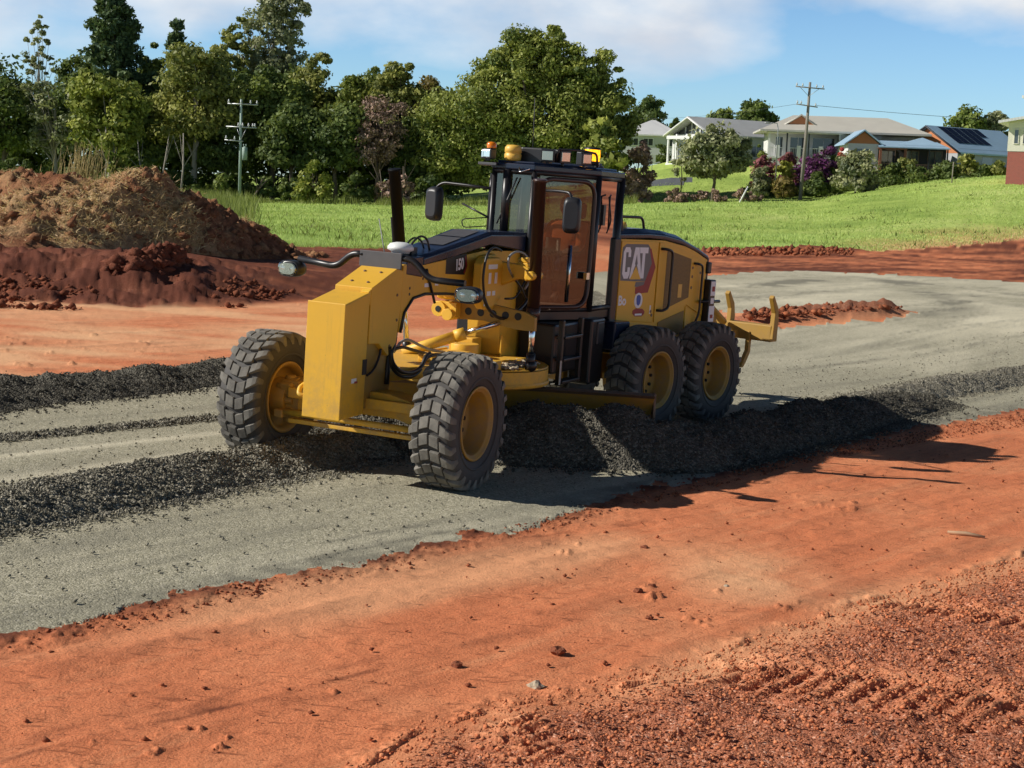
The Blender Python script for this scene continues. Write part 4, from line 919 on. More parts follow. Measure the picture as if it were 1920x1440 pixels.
for y in (-.62, .62):
    ha = MB(); c = np.array([-2.5, 0, 0]) + bd * y; ha.loft([[c - bn * a + np.array([0, 0, z]) + bd * k for a, z in ((.10, .72), (.62, .74), (.52, .30), (.15, .22))] for k in (-.05, .05)], True, True)
    gpart(ha, 'blade_arm', 'yellow_paint', .01, blo)
bsx = MB(); c = np.array([-2.5, 0, .50]) - bn * .22; bsx.tube([c - bd * .9, c + bd * .4], .05, 12); gpart(bsx, 'blade_shift_cylinder', 'bright_yellow', 0, blo)

# ---- cab
A = (-3.2, .31); B = (-4.2, .72); C = (-4.98, .72); ZF, ZT = 1.50, 3.14
def SA(s): return .31 if s > 0 else -.19
def SB(s): return .72 if s > 0 else -.60
def outline(k=0.0): return [(A[0] + k, A[1] + k * .5), (B[0] + k * .3, B[1] + k), (C[0] - k, C[1] + k), (C[0] - k, SB(-1) - k), (B[0] + k * .3, SB(-1) - k), (A[0] + k, SA(-1) - k * .5)]
rf = MB(); rf.prism(outline(.05), 'z', ZT, ZT + .07); rf.prism(outline(-.03), 'z', ZT + .07, ZT + .10); rfo = gpart(rf, 'cab_roof', 'navy_paint', .015)
fl = MB(); fl.prism(outline(.01), 'z', ZF - .10, ZF + .03); gpart(fl, 'cab_floor', 'black_paint', .01)
fr = MB()
def post(p, q, w, z0=ZF, z1=ZT):
    a = Vector((p[0], p[1], z0)); b = Vector((q[0], q[1], z1)); fr.tube([a, b], w, 8)
for s in (1, -1):
    post((A[0], SA(s)), (A[0], SA(s)), .035); post((B[0], SB(s)), (B[0], SB(s)), .055); post((C[0], SB(s)), (C[0] - .06, SB(s)), .055)
    for a, b, ya, yb in ((A, B, SA(s), SB(s)), (B, C, SB(s), SB(s))):
        for z in (ZF + .03, ZT - .02): fr.tube([(a[0], ya, z), (b[0], yb, z)], .035, 8)
for z in (ZF + .03, ZT - .02):
    fr.tube([(A[0], SA(-1), z), (A[0], A[1], z)], .035, 8); fr.tube([(C[0], SB(-1), z), (C[0], C[1], z)], .04, 8)
fr.tube([(A[0] + .02, -.02, 2.42), (A[0] + .02, -.02, ZT)], .05, 10)
fro = gpart(fr, 'cab_frame', 'black_paint', .0)
lowp = MB(); lowp.prism([(A[0] + .03, -.18), (A[0] + .03, .30), (A[0] + .0, .30), (A[0], -.18)], 'z', ZF, 1.72); gpart(lowp, 'front_panel', 'black_paint')
def pane(name, p, q, z0=ZF + .05, z1=ZT - .05, par=None, off=.0):
    m = MB(); a, b = Vector((p[0], p[1], 0)), Vector((q[0], q[1], 0)); nrm = Vector((b.y - a.y, a.x - b.x, 0)).normalized() * .006
    m.add([a + Vector((0, 0, z0)), b + Vector((0, 0, z0)), b + Vector((0, 0, z1)), a + Vector((0, 0, z1))], [(0, 1, 2, 3)]); return gpart(m, name, 'cab_glass', 0, par)
for s in (1, -1):
    # the door between front and middle post: frame with rounded upper corners
    a, b = Vector((A[0] - .06, SA(s) + s * .028, 0)), Vector((B[0] + .06, SB(s) - s * .022, 0)); off = Vector((.38, s * .92, 0)) * .03
    pts = [a + Vector((0, 0, ZF + .06)), a + Vector((0, 0, ZT - .08)), b + Vector((0, 0, ZT - .08)), b + Vector((0, 0, ZF + .7)), b + Vector((.02, 0, ZF + .06)), a + Vector((0, 0, ZF + .06))]
    dm = MB(); dm.tube([p + off for p in pts], .028, 8, .22); dr = gpart(dm, 'cab_door', 'dark_red_tube' if s > 0 else 'black_paint')
    pane('pane', a + off, b + off, par=dr)
    hd = MB(); c = b + off + Vector((.10, s * .0, 1.95)); hd.bx(c.x - .05, c.x + .05, c.y + s * .01 - .02, c.y + s * .01 + .02, 1.90, 1.98); hd.tube([a + off * 1.6 + Vector((-.55, s * .22, 1.62)), a + off * 1.6 + Vector((-.55, s * .22, 2.30))], .016, 8); gpart(hd, 'handle', 'chrome', 0, dr)
    pane('side_window', (B[0] - .05, SB(s)), (C[0] + .02, SB(s)))
pane('windscreen', (A[0], SA(-1)), (A[0], A[1]), 1.74); pane('rear_window', (C[0], SB(-1)), (C[0], C[1]))
wp = MB(); wp.tube([(A[0] + .05, .12, 3.05), (A[0] + .05, -.05, 2.62), (A[0] + .05, -.10, 2.5)], .010, 6); gpart(wp, 'wiper', 'black_plastic')
ws = MB(); ws.tube([(-4.6, .755, 2.92), (-4.52, .775, 2.90), (-4.55, .775, 2.5)], .012, 6); ws.bx(-4.42, -4.34, .735, .775, 2.55, 2.80); ws.tube([(-4.50, .77, 2.9), (-4.62, .78, 2.6), (-4.5, .775, 2.46)], .010, 6, .08); gpart(ws, 'wiper', 'black_plastic')
# inside
se = MB(); se.bx(-4.78, -4.32, -.06, .50, 1.88, 2.0); se.bx(-4.88, -4.74, -.04, .48, 1.98, 2.58); se.bx(-4.88, -4.78, .08, .36, 2.60, 2.80); se.bx(-4.7, -4.4, -.1, .26, 1.53, 1.88); gpart(se, 'seat', 'seat_fabric', .04, seg=3)
cn = MB(); cn.prism([(-3.38, 1.53), (-3.30, 2.05), (-3.42, 2.12), (-3.60, 2.0), (-3.55, 1.53)], 'y', -.16, .16); gpart(cn, 'steering_console', 'black_plastic', .02)
lv = MB()
for y in (.12, .20, .28): lv.tube([(-3.9, y + .16, 1.98), (-3.86, y + .16, 2.16)], .012, 6); lv.ball((-3.86, y + .16, 2.18), .026, 8, 6)
lv.bx(-4.25, -3.82, .30, .46, 1.86, 1.98); gpart(lv, 'control_levers', 'grey_steel', .01)
mt = MB(); mt.bx(-3.66, -3.62, .34, .52, 2.22, 2.38); mt.tube([(-3.66, .42, 2.2), (-3.7, .42, 1.9)], .014, 6); gpart(mt, 'monitor', 'dust_grey', .01)
fm = MB(); fm.bx(-4.75, -3.5, -.45, .5, 1.531, 1.545); gpart(fm, 'floor_mat', 'dust_grey')
# mirrors
for s in (1, -1):
    m = MB()
    if s > 0: pts = [(-3.15, .36, 2.92), (-2.98, .72, 2.93), (-2.90, .90, 2.92), (-2.90, .93, 2.74)]; c = Vector((-2.90, .93, 2.67))
    else: pts = [(-3.20, -.20, 2.90), (-3.25, -.60, 2.92), (-3.30, -.90, 2.93), (-3.30, -1.0, 2.86), (-3.30, -.99, 2.72)]; c = Vector((-3.30, -1.0, 2.67))
    m.tube(pts, .017, 8, .06)
    if s < 0: m.tube([(-3.22, -.21, 2.55), (-3.28, -.62, 2.70)], .012, 6); m.tube([(-3.22, -.26, 2.56), (-3.2, -.58, 2.52), (-3.2, -.56, 2.42), (-3.2, -.26, 2.46)], .007, 6, .06)
    arm = gpart(m, 'mirror_arm', 'black_paint')
    h = MB(); rings = []
    for xx, k in ((.075, .72), (.055, .92), (.0, 1.0), (-.045, 1.0), (-.05, .94)):
        rings.append([c + Matrix.Rotation(s * .25, 3, 'Z') @ Vector((xx, k * .102 * math.copysign(abs(math.cos(a)) ** .55, math.cos(a)), k * .205 * math.copysign(abs(math.sin(a)) ** .4, math.sin(a)))) for a in [2 * math.pi * i / 24 for i in range(24)]])
    h.loft(rings, True, True, True); gpart(h, 'mirror', 'black_plastic', 0, arm)
# things on the roof
ZR = ZT + .10
sh = MB(); sh.prism([(-3.02, -.10), (-3.02, -.33), (-3.75, -.62), (-3.85, -.40)], 'z', ZT + .03, ZT + .06); gpart(sh, 'lamp_shelf', 'grey_steel', .004)
def worklamp(c, d, w=.15, h=.13):
    d = Vector(d).normalized(); q = Vector((1, 0, 0)).rotation_difference(d).to_matrix(); c = Vector(c)
    m = MB(); m.obox(c, (.10, w, h), q); m.obox(c - d * .06, (.05, w * .6, h * .7), q); m.tube([c - Vector((0, 0, h * .4)), c - Vector((0, 0, h * .75))], .02, 8)
    o = gpart(m, 'work_lamp', 'black_plastic', .015)
    l = MB(); l.obox(c + d * .052, (.008, w * .78, h * .72), q); gpart(l, 'lens', 'chrome', .004, o)
    return o
worklamp((-3.12, -.24, ZR + .06), (1, -.25, 0), .12, .11); worklamp((-3.35, -.37, ZR + .06), (1, -.3, 0), .12, .11)
ot = MB(); ot.tube([(-3.3, -.30, ZR + .02), (-3.3, -.30, ZR + .13)], .035, 10); otb = gpart(ot, 'beacon_stem', 'black_plastic'); oc = MB(); oc.lathe([(0, .055), (.05, .06), (.07, .04), (.075, .0001)], (-3.3, -.30, ZR + .13), (0, 0, 1), 16); gpart(oc, 'beacon', 'orange_lens', 0, otb)
ya = MB(); ya.lathe([(0, .0001), (0, .085), (.02, .098), (.075, .10), (.085, .085), (.095, .10), (.15, .098), (.18, .075), (.185, .0001)], (-3.30, -.02, ZR + .0), (0, 0, 1), 20); gpart(ya, 'radio_receiver', 'antenna_yellow')
bb = MB(); bb.bx(-3.75, -3.42, .02, .30, ZT + .07, ZR + .17); gpart(bb, 'roof_box', 'black_plastic', .02)
wa = MB(); wa.tube([(-3.55, .12, ZR + .1), (-3.55, .10, ZR + .75)], .005, 5); gpart(wa, 'aerial', 'wire')
worklamp((-3.62, .48, ZR + .09), (.45, 1, -.05), .17, .15); worklamp((-3.95, .62, ZR + .09), (.45, 1, -.05), .17, .15); worklamp((-3.45, .36, ZR + .09), (1, .3, -.05), .16, .15)
hn_ = MB(); hn_.tube([(-3.5, .44, ZR + .02), (-3.5, .46, ZR + .17), (-3.9, .62, ZR + .18), (-4.15, .70, ZR + .16), (-4.2, .70, ZR)], .014, 8, .05); gpart(hn_, 'lamp_guard', 'black_paint')
bs = MB(); bs.lathe([(0, .0001), (0, .09), (.05, .10), (.05, .0001)], (-4.26, .60, ZR + .02), (0, 0, 1), 18); bs.lathe([(.19, .10), (.215, .095), (.22, .0001)], (-4.26, .60, ZR + .02), (0, 0, 1), 18); bso = gpart(bs, 'beacon', 'black_plastic')
be = MB(); be.lathe([(.05, .092), (.12, .098), (.19, .092)], (-4.26, .60, ZR + .02), (0, 0, 1), 18); gpart(be, 'lens', 'beacon_glow', 0, bso)
rc = MB(); rc.bx(-4.9, -4.5, -.3, .5, ZR, ZR + .03); rc.cyl((-4.7, .55, ZR), (-4.7, .55, ZR + .06), .02, 8); rc.cyl((-4.55, .6, ZR), (-4.55, .6, ZR + .03), .05, 10); gpart(rc, 'roof_vent', 'navy_paint', .006)
rl = MB(); rl.tube([(-3.1, .16, ZT + .02), (-3.02, .20, ZT - .03), (-3.04, .32, ZT + .02)], .012, 6, .03); gpart(rl, 'bracket', 'chrome')

# ---- steps, tanks and the dark parts beneath the cab
lad = MB()
for x in (-3.12, -3.72): lad.bx(x - .03, x + .03, .80, .86, .70, 1.46)
for z in (.72, .98, 1.24): lad.bx(-3.70, -3.14, .76, .88, z, z + .035)
lado = gpart(lad, 'ladder', 'black_paint', .008)
gs = MB(); gs.bx(-3.10, -3.055, .862, .868, .72, 1.0); gpart(gs, 'reflector_strip', 'galvanised', 0, lado)
tank = MB(); tank.bx(-4.35, -3.25, .24, .70, .80, 1.39); tank.bx(-4.6, -3.6, -.75, -.24, .85, 1.39); tank.bx(-4.55, -4.1, .55, .84, .62, 1.42); gpart(tank, 'step_well', 'black_paint', .03)
hyd = MB(); hyd.bx(-4.45, -4.25, .74, .86, 1.10, 1.38); gpart(hyd, 'battery_box', 'black_plastic', .015)
hd2 = MB(); hd2.prism([(-2.78, .62), (-2.78, 1.25), (-3.10, 1.05), (-3.55, .62)], 'y', .215, .235); gpart(hd2, 'gusset_plate', 'yellow_paint', .006)

# ---- rear frame (articulated): engine enclosure
YE = .635
en = MB(); en.prism([(-5.18, 1.02), (-5.18, 2.385), (-6.30, 2.38), (-7.0, 2.29), (-7.50, 2.13), (-7.50, 1.02)], 'y', -YE, YE); yl = YE + .003
bt = en.mat(1)
for (x, z) in ((-6.05, 1.45), (-6.08, 1.2), (-7.08, 1.9), (-7.08, 2.02), (-7.08, 1.75), (-7.30, 1.95), (-6.08, 1.40), (-7.05, 1.2), (-7.25, 1.25), (-7.12, 1.12), (-7.35, 1.2)): bt.cyl((x, yl + .008, z), (x, yl + .019, z), .022, 10)
eno = gpart(en, 'engine_enclosure', ('yellow_paint', 'steel_edge'), .008, rear=True)
hd3 = MB(); rings = []
for x, z in ((-5.16, 2.385), (-5.9, 2.40), (-6.3, 2.385), (-6.75, 2.33), (-7.2, 2.225), (-7.52, 2.12)):
    t = .12 if x > -7 else .10
    rings.append([(x, -YE - .012, z), (x, -YE - .012, z + t * .55), (x, -YE + .10, z + t), (x, YE - .10, z + t), (x, YE + .012, z + t * .55), (x, YE + .012, z)])
hd3.loft(rings, True, True); hd3.bx(-7.56, -7.50, -YE, YE, 1.5, 2.16); eh = gpart(hd3, 'engine_hood', 'navy_paint', .02, rear=True, seg=3)
rail = MB(); rail.tube([(-5.30, .45, 2.49), (-5.36, .45, 2.66), (-6.0, .45, 2.66), (-6.06, .45, 2.47)], .018, 8, .08); gpart(rail, 'grab_rail', 'black_paint', rear=True)
cap = MB(); cap.lathe([(0, .06), (.06, .065), (.10, .04), (.105, .0001)], (-5.75, .30, 2.49), (0, 0, 1), 14); gpart(cap, 'filler_cap', 'antenna_yellow', rear=True)
fc = MB(); fc.bx(-5.20, -5.05, -.60, .655, .95, 2.40); gpart(fc, 'front_bulkhead', 'black_paint', .02, rear=True)
bx_ = MB(); bx_.bx(-5.28, -4.92, .50, .83, 1.0, 1.36); gpart(bx_, 'battery_box', 'navy_paint', .02, rear=True)
exh = MB(); exh.tube([(-5.32, .52, 2.45), (-5.20, .52, 3.0), (-5.14, .50, 3.14)], [.065, .065, .06], 14); gpart(exh, 'exhaust_stack', 'grey_steel', rear=True)
e2 = MB(); e2.tube([(-5.16, .57, 3.02), (-5.20, .57, 2.5), (-5.28, .57, 2.25)], .018, 8, .1); gpart(e2, 'cable', 'hose_rubber', rear=True)
yl = YE + .003
def panel(name, pts, mat, d=.012, bev=.004, par=None):
    m = MB(); m.prism(pts, 'y', yl - .002, yl + d); return gpart(m, name, mat, bev, par, True)
panel('access_door', [(-5.22, 1.36), (-5.22, 2.36), (-6.12, 2.36), (-6.12, 1.30)], 'yellow_paint')
panel('lower_panel', [(-5.22, 1.06), (-5.22, 1.335), (-6.12, 1.28), (-6.12, 1.06)], 'yellow_paint')
dr2 = panel('engine_door', [(-6.16, 1.30), (-6.16, 2.355), (-6.36, 2.345), (-7.44, 2.10), (-7.44, 1.36), (-6.98, 1.52)], 'yellow_paint', .014)
v1 = MB(); v1.prism([(-6.36, 1.46), (-6.36, 2.26), (-7.02, 2.14), (-7.02, 1.62)], 'y', yl + .010, yl + .0165); gpart(v1, 'vent_mesh', 'vent_mesh', 0, dr2)
v2 = MB(); v2.prism([(-6.28, 1.12), (-6.28, 1.30), (-6.95, 1.44), (-6.95, 1.12)], 'y', yl, yl + .006); gpart(v2, 'vent_mesh', 'vent_mesh', 0, eno).matrix_basis = Matrix.Identity(4)
dv = panel('side_strip', [(-6.98, 1.08), (-6.98, 1.50), (-7.44, 1.33), (-7.44, 1.08)], 'yellow_paint', .010)
for pts in ([(-6.22, 2.28), (-6.30, 2.28), (-6.30, 1.44), (-6.22, 1.44)],): 
    m = MB(); m.tube([(-6.20, yl + .01, 2.27), (-6.24, yl + .09, 2.27), (-6.38, yl + .09, 2.24), (-6.38, yl + .09, 1.50), (-6.24, yl + .09, 1.46), (-6.20, yl + .01, 1.46)], .018, 8, .08); gpart(m, 'door_handle', 'black_paint', rear=True)
m = MB(); m.tube([(-7.10, yl + .01, 2.08), (-7.14, yl + .07, 2.08), (-7.26, yl + .07, 2.05), (-7.26, yl + .07, 1.40), (-7.2, yl + .02, 1.2)], .016, 8, .08); gpart(m, 'door_handle', 'black_paint', rear=True)
# maker's mark: white block capitals, yellow triangle, grey and red chevron backing
LG = panel('logo', [(-5.245, 1.86), (-5.225, 2.0), (-5.245, 2.28), (-5.33, 2.325), (-5.86, 2.325), (-5.92, 2.28), (-6.00, 2.12), (-5.90, 1.84)], 'decal_grey', .0135, 0)
def logo_poly(name, pts, mat, dy): 
    m = MB(); m.add([(x, yl + dy, z) for x, z in pts], [tuple(range(len(pts)))]); return gpart(m, name, mat, 0, LG)
logo_poly('chevron', [(-5.90, 2.27), (-5.945, 2.27), (-6.085, 2.03), (-5.94, 1.70), (-5.62, 1.685), (-5.62, 1.77), (-5.82, 1.80), (-5.985, 2.08)], 'decal_red', .0142)
logo_poly('chevron', [(-5.62, 1.84), (-5.90, 1.84), (-5.84, 1.76), (-5.60, 1.78)], 'decal_grey', .0138)
W_ = .0152
def L_(x): return -5.27 - x
Cp = [(0.0, .06), (0, .34), (.045, .40), (.145, .40), (.18, .355), (.18, .275), (.118, .275), (.118, .335), (.062, .335), (.062, .085), (.118, .085), (.118, .145), (.18, .145), (.18, .06), (.14, 0), (.045, 0)]
Ap = [(.175, .0), (.275, .40), (.375, .40), (.475, 0), (.41, 0), (.385, .10), (.345, .17), (.357, .19), (.325, .315), (.293, .19), (.305, .17), (.265, .10), (.24, 0)]
Tp = [(.385, .40), (.60, .40), (.60, .325), (.53, .325), (.53, 0), (.462, .0), (.462, .325), (.40, .325)]
for nm, pl in (('letter_c', Cp), ('letter_a', Ap), ('letter_t', Tp)): logo_poly('letter', [(L_(x), 1.885 + z) for x, z in pl], 'decal_white', W_)
logo_poly('triangle', [(L_(.19), 1.875), (L_(.46), 1.875), (L_(.325), 2.045)], 'bright_yellow', .0165)
# small stickers
m = MB(); m.prism([(-5.72 + .10 * math.cos(2 * math.pi * k / 28), 1.60 + .10 * math.sin(2 * math.pi * k / 28)) for k in range(28)], 'y', yl + .0122, yl + .0165); s1 = gpart(m, 'ear_protection_sign', 'decal_white', rear=True)
m = MB(); m.prism([(-5.665, 1.62), (-5.675, 1.66), (-5.72, 1.675), (-5.765, 1.66), (-5.775, 1.62), (-5.76, 1.555), (-5.72, 1.53), (-5.68, 1.555)], 'y', yl + .0162, yl + .0185); gpart(m, 'symbol', 'decal_blue', 0, s1)
m = MB(); m.prism([(-5.60, 1.43), (-5.60, 1.47), (-5.68, 1.50), (-5.84, 1.49), (-5.90, 1.455), (-5.89, 1.42), (-5.83, 1.39), (-5.66, 1.395)], 'y', yl + .010, yl + .0142); s2 = gpart(m, 'sticker', 'decal_red', rear=True)
m = MB(); m.prism([(-5.66, 1.405), (-5.66, 1.43), (-5.83, 1.43), (-5.83, 1.405)], 'y', yl + .0135, yl + .0158); gpart(m, 'sticker_text', 'decal_white', 0, s2)
m = MB(); m.prism([(-6.02, 1.42), (-6.02, 1.53), (-6.05, 1.53), (-6.05, 1.42)], 'y', yl + .010, yl + .0142); gpart(m, 'sticker', 'decal_white', rear=True)
text_mesh('dealer_letters', 'Bo', .17, 'decal_white', grader, RB @ frame_mtx((-5.325, yl + .0145, 1.60), (-1, 0, 0), (0, 0, 1)), .001, .006)
m = MB(); m.prism([(-6.72, 1.62), (-6.72, 1.80), (-6.82, 1.80), (-6.82, 1.62)], 'y', yl + .016, yl + .0185); gpart(m, 'sticker', 'antenna_yellow', rear=True)
# white labelled boxes and dark post at the rear corner
m = MB(); m.bx(-7.62, -7.46, .60, .74, 1.26, 1.86); rp_ = gpart(m, 'rear_post', 'black_paint', .015, rear=True)
m = MB(); m.bx(-7.60, -7.47, .741, .749, 1.64, 1.84); m.bx(-7.61, -7.46, .741, .749, 1.28, 1.50); m.bx(-7.58, -7.49, .741, .749, 1.53, 1.61); gpart(m, 'notice', 'decal_white', .003, rp_)
m = MB(); m.bx(-7.575, -7.50, .75, .753, 1.70, 1.77); m.bx(-7.57, -7.50, .75, .753, 1.33, 1.38); gpart(m, 'notice_print', 'decal_red', 0, rp_)
m = MB(); m.tube([(-7.30, .70, 1.56), (-7.75, .74, 1.56)], .022, 8); gpart(m, 'rear_rail', 'black_paint', rear=True)
m = MB(); m.obox((-7.52, .60, 2.02), (.10, .16, .16)); gpart(m, 'tail_lamp', 'black_plastic', .02, rear=True)
# chassis, tandem cases
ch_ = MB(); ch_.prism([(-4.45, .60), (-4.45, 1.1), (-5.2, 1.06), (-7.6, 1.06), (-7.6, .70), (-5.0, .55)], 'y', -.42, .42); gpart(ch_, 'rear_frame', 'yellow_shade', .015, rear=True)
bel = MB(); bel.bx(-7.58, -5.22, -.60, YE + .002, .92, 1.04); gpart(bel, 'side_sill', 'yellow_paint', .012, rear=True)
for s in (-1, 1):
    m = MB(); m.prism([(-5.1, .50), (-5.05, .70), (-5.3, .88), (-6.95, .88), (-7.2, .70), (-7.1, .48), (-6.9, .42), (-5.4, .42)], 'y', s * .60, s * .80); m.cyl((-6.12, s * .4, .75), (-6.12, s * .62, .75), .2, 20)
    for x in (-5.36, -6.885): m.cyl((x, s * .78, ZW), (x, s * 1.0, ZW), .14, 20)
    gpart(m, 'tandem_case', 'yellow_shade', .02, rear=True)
hb = MB(); hb.cyl((-4.5, 0, .70), (-4.5, 0, 1.35), .12, 18); hb.bx(-4.75, -4.35, -.3, .3, .68, .80); gpart(hb, 'articulation_hitch', 'yellow_shade', .01)
# ---- ripper
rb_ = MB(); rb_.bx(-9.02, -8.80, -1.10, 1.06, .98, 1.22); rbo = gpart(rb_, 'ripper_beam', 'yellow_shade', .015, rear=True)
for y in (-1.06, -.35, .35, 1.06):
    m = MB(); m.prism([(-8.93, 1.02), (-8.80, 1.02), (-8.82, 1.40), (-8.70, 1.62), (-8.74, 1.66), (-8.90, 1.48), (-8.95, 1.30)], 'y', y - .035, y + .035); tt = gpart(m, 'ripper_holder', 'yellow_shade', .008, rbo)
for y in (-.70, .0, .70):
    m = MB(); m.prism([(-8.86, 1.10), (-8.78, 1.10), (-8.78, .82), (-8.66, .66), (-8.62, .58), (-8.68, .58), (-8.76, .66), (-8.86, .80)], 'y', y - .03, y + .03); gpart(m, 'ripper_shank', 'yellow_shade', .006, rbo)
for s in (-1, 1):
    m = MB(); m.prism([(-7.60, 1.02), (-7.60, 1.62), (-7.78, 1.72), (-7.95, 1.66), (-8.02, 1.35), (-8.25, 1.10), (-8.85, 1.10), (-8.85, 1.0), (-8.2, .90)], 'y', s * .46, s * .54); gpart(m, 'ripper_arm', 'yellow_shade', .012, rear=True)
    m = MB(); m.cyl((-7.86, s * .455, 1.38), (-7.86, s * .545, 1.38), .115, 20); gpart(m, 'arm_hole', 'decal_black', rear=True)
    m = MB(); m.tube([(-7.82, s * .32, 1.66), (-8.72, s * .32, 1.20)], .055, 12); m.tube([(-7.74, s * .28, 1.70), (-7.74, s * .56, 1.70)], .08, 14); gpart(m, 'ripper_cylinder', 'yellow_shade', rear=True)

# ------------------------------------------------------------------ the driver
def skin_body(name, joints, edges, mat, parent=None, sub=2, root=0):
    me = bpy.data.meshes.new(name); me.from_pydata([j[:3] for j in joints], edges, []); me.materials.append(M_[mat])
    o = bpy.data.objects.new(name, me); COL.objects.link(o)
    if parent: o.parent = parent
    o.modifiers.new('Skin', 'SKIN').use_smooth_shade = True; s = o.modifiers.new('Sub', 'SUBSURF'); s.levels = s.render_levels = sub
    d = me.skin_vertices[0].data
    for i, j in enumerate(joints): d[i].radius = (j[3], j[4] if len(j) > 4 else j[3]); d[i].use_root = (i == root)
    return o
def driver():
    root = empty('person'); tag(root, 'driver in an orange shirt seated behind the glass of the grader cab', 'person')
    root.matrix_world = GMX @ Matrix.Translation((-4.52, .22, 2.02))
    J = []; E = []
    def add(p, r, par=None, r2=None):
        J.append((*p, r, r2 or r)); k = len(J) - 1
        if par is not None: E.append((par, k))
        return k
    pel = add((0, 0, .05), .13, None, .15); ab = add((-.02, 0, .20), .12, pel, .14); chx = add((-.05, 0, .40), .13, ab, .16); nk0 = add((-.05, 0, .53), .07, chx); nk = add((-.03, 0, .60), .052, nk0)
    hd0 = add((-.005, 0, .675), .075, nk, .07); hd1 = add((.0, 0, .76), .092, hd0, .078); add((-.01, 0, .83), .07, hd1, .062)
    nose_ = add((.105, 0, .735), .014, hd1)
    for s in (-1, 1):
        add((-.005, s * .092, .735), .014, hd1)
        sh_ = add((-.05, s * .19, .48), .062, chx); el = add((.10, s * .25, .24), .045, sh_); wr = add((.35, s * .22, .20), .030, el); pm = add((.42, s * .215, .20), .026, wr, .038)
        for k in range(4):
            y = s * (.188 + .018 * k); l = (.030, .036, .034, .026)[k]
            a = add((.455, y, .205), .0095, pm); b_ = add((.455 + l * .8, y, .19), .0088, a); add((.455 + l, y, .165), .0075, b_)
        a = add((.425, s * .172, .195), .011, pm); add((.455, s * .160, .185), .009, a)
        hp = add((.06, s * .10, .03), .088, pel); kn = add((.46, s * .15, .05), .065, hp); an_ = add((.55, s * .15, -.36), .045, kn); add((.68, s * .16, -.41), .04, an_)
    skin_body('body', J, E, 'skin', root)
    J2 = [(0, 0, .05, .145, .17), (-.02, 0, .20, .138, .162), (-.05, 0, .40, .15, .185), (-.05, 0, .535, .078, .085)]; E2 = [(0, 1), (1, 2), (2, 3)]
    for s in (-1, 1):
        k = len(J2); J2 += [(-.05, s * .195, .48, .076), (.06, s * .24, .32, .066), (.11, s * .253, .238, .062), (.20, s * .243, .222, .053)]; E2 += [(2, k), (k, k + 1), (k + 1, k + 2), (k + 2, k + 3)]
    skin_body('shirt', J2, E2, 'orange_shirt', root)
    J3 = [(0, 0, .02, .15, .165)]; E3 = []
    for s in (-1, 1):
        k = len(J3); J3 += [(.07, s * .10, .02, .102), (.46, s * .15, .05, .078), (.545, s * .15, -.33, .062)]; E3 += [(0, k), (k, k + 1), (k + 1, k + 2)]
    skin_body('trousers', J3, E3, 'dark_trousers', root)
    h = MB(); h.ball((-.022, 0, .775), .097, 16, 12, 1.0, .86, .95); h.build('hair', 'hair', root)
    e = MB()
    for s in (-1, 1): e.ball((.082, s * .033, .755), .011, 8, 6)
    e.build('eyes', 'decal_black', root)
    mth_ = MB(); mth_.obox((.083, 0, .685), (.012, .045, .008)); mth_.build('mouth', 'brown_post', root)
driver()

# ------------------------------------------------------------------ vegetation
def leaf_cloud(c, r, n, size, g, asp=1.5, out=.95):
    """leaf quads over an ellipsoid clump: centres c (k,3), radii r (k,3), n leaves each; returns vertices (4m,3) and clump index"""
    k = len(c); idx = np.repeat(np.arange(k), n); m = len(idx)
    d = g.normal(0, 1, (m, 3)); d /= np.linalg.norm(d, axis=1)[:, None]
    rad = .30 + .85 * g.random(m) ** .75
    p = c[idx] + d * rad[:, None] * r[idx]
    nr = d * out + g.normal(0, .55, (m, 3)) + [0, 0, .25]; nr /= np.linalg.norm(nr, axis=1)[:, None]
    u = np.cross(nr, g.normal(0, 1, (m, 3))); u /= np.linalg.norm(u, axis=1)[:, None]; w = np.cross(nr, u)
    s = (size * g.uniform(.6, 1.35, m))[:, None]
    q = np.stack([p - u * s * .5 * asp, p - w * s * .42, p + u * s * .5 * asp, p + w * s * .42], 1)
    return q.reshape(-1, 3), idx
def crown_clumps(env, n, g, rk=.30, low=.0):
    """clump centres inside a list of ellipsoids (cx, cy, cz, rx, ry, rz), more of them toward the outside"""
    e = np.array(env); vol = e[:, 3] * e[:, 4] * e[:, 5]; pick = g.choice(len(e), n, p=vol ** .7 / (vol ** .7).sum())
    d = g.normal(0, 1, (n, 3)); d /= np.linalg.norm(d, axis=1)[:, None]; d[:, 2] = np.where(d[:, 2] < -.5, d[:, 2] * .6, d[:, 2])
    rr = (.35 + .55 * g.random(n) ** .45)[:, None]
    c = e[pick, :3] + d * rr * e[pick, 3:6]
    base = np.minimum(e[pick, 3], e[pick, 5]) * rk * g.uniform(.65, 1.3, n)
    r = np.stack([base * g.uniform(.9, 1.4, n), base * g.uniform(.9, 1.4, n), base * g.uniform(.55, .95, n)], 1)
    return c, r
def make_crown(name, env, nclump, nleaf, size, mat, parent, seed, rk=.30, tspread=.22, asp=1.5):
    g = np.random.default_rng(seed); c, r = crown_clumps(env, nclump, g, rk)
    v, idx = leaf_cloud(c, r, max(4, nleaf // nclump), size, g, asp)
    t = np.clip(.46 + g.normal(0, tspread, nclump)[idx] + g.normal(0, .16, len(idx)), 0, 1)
    o = np_mesh(name, v, np.arange(len(v)).reshape(-1, 4), mat, parent, False, {'tint': np.repeat(t, 4)}); return o, c
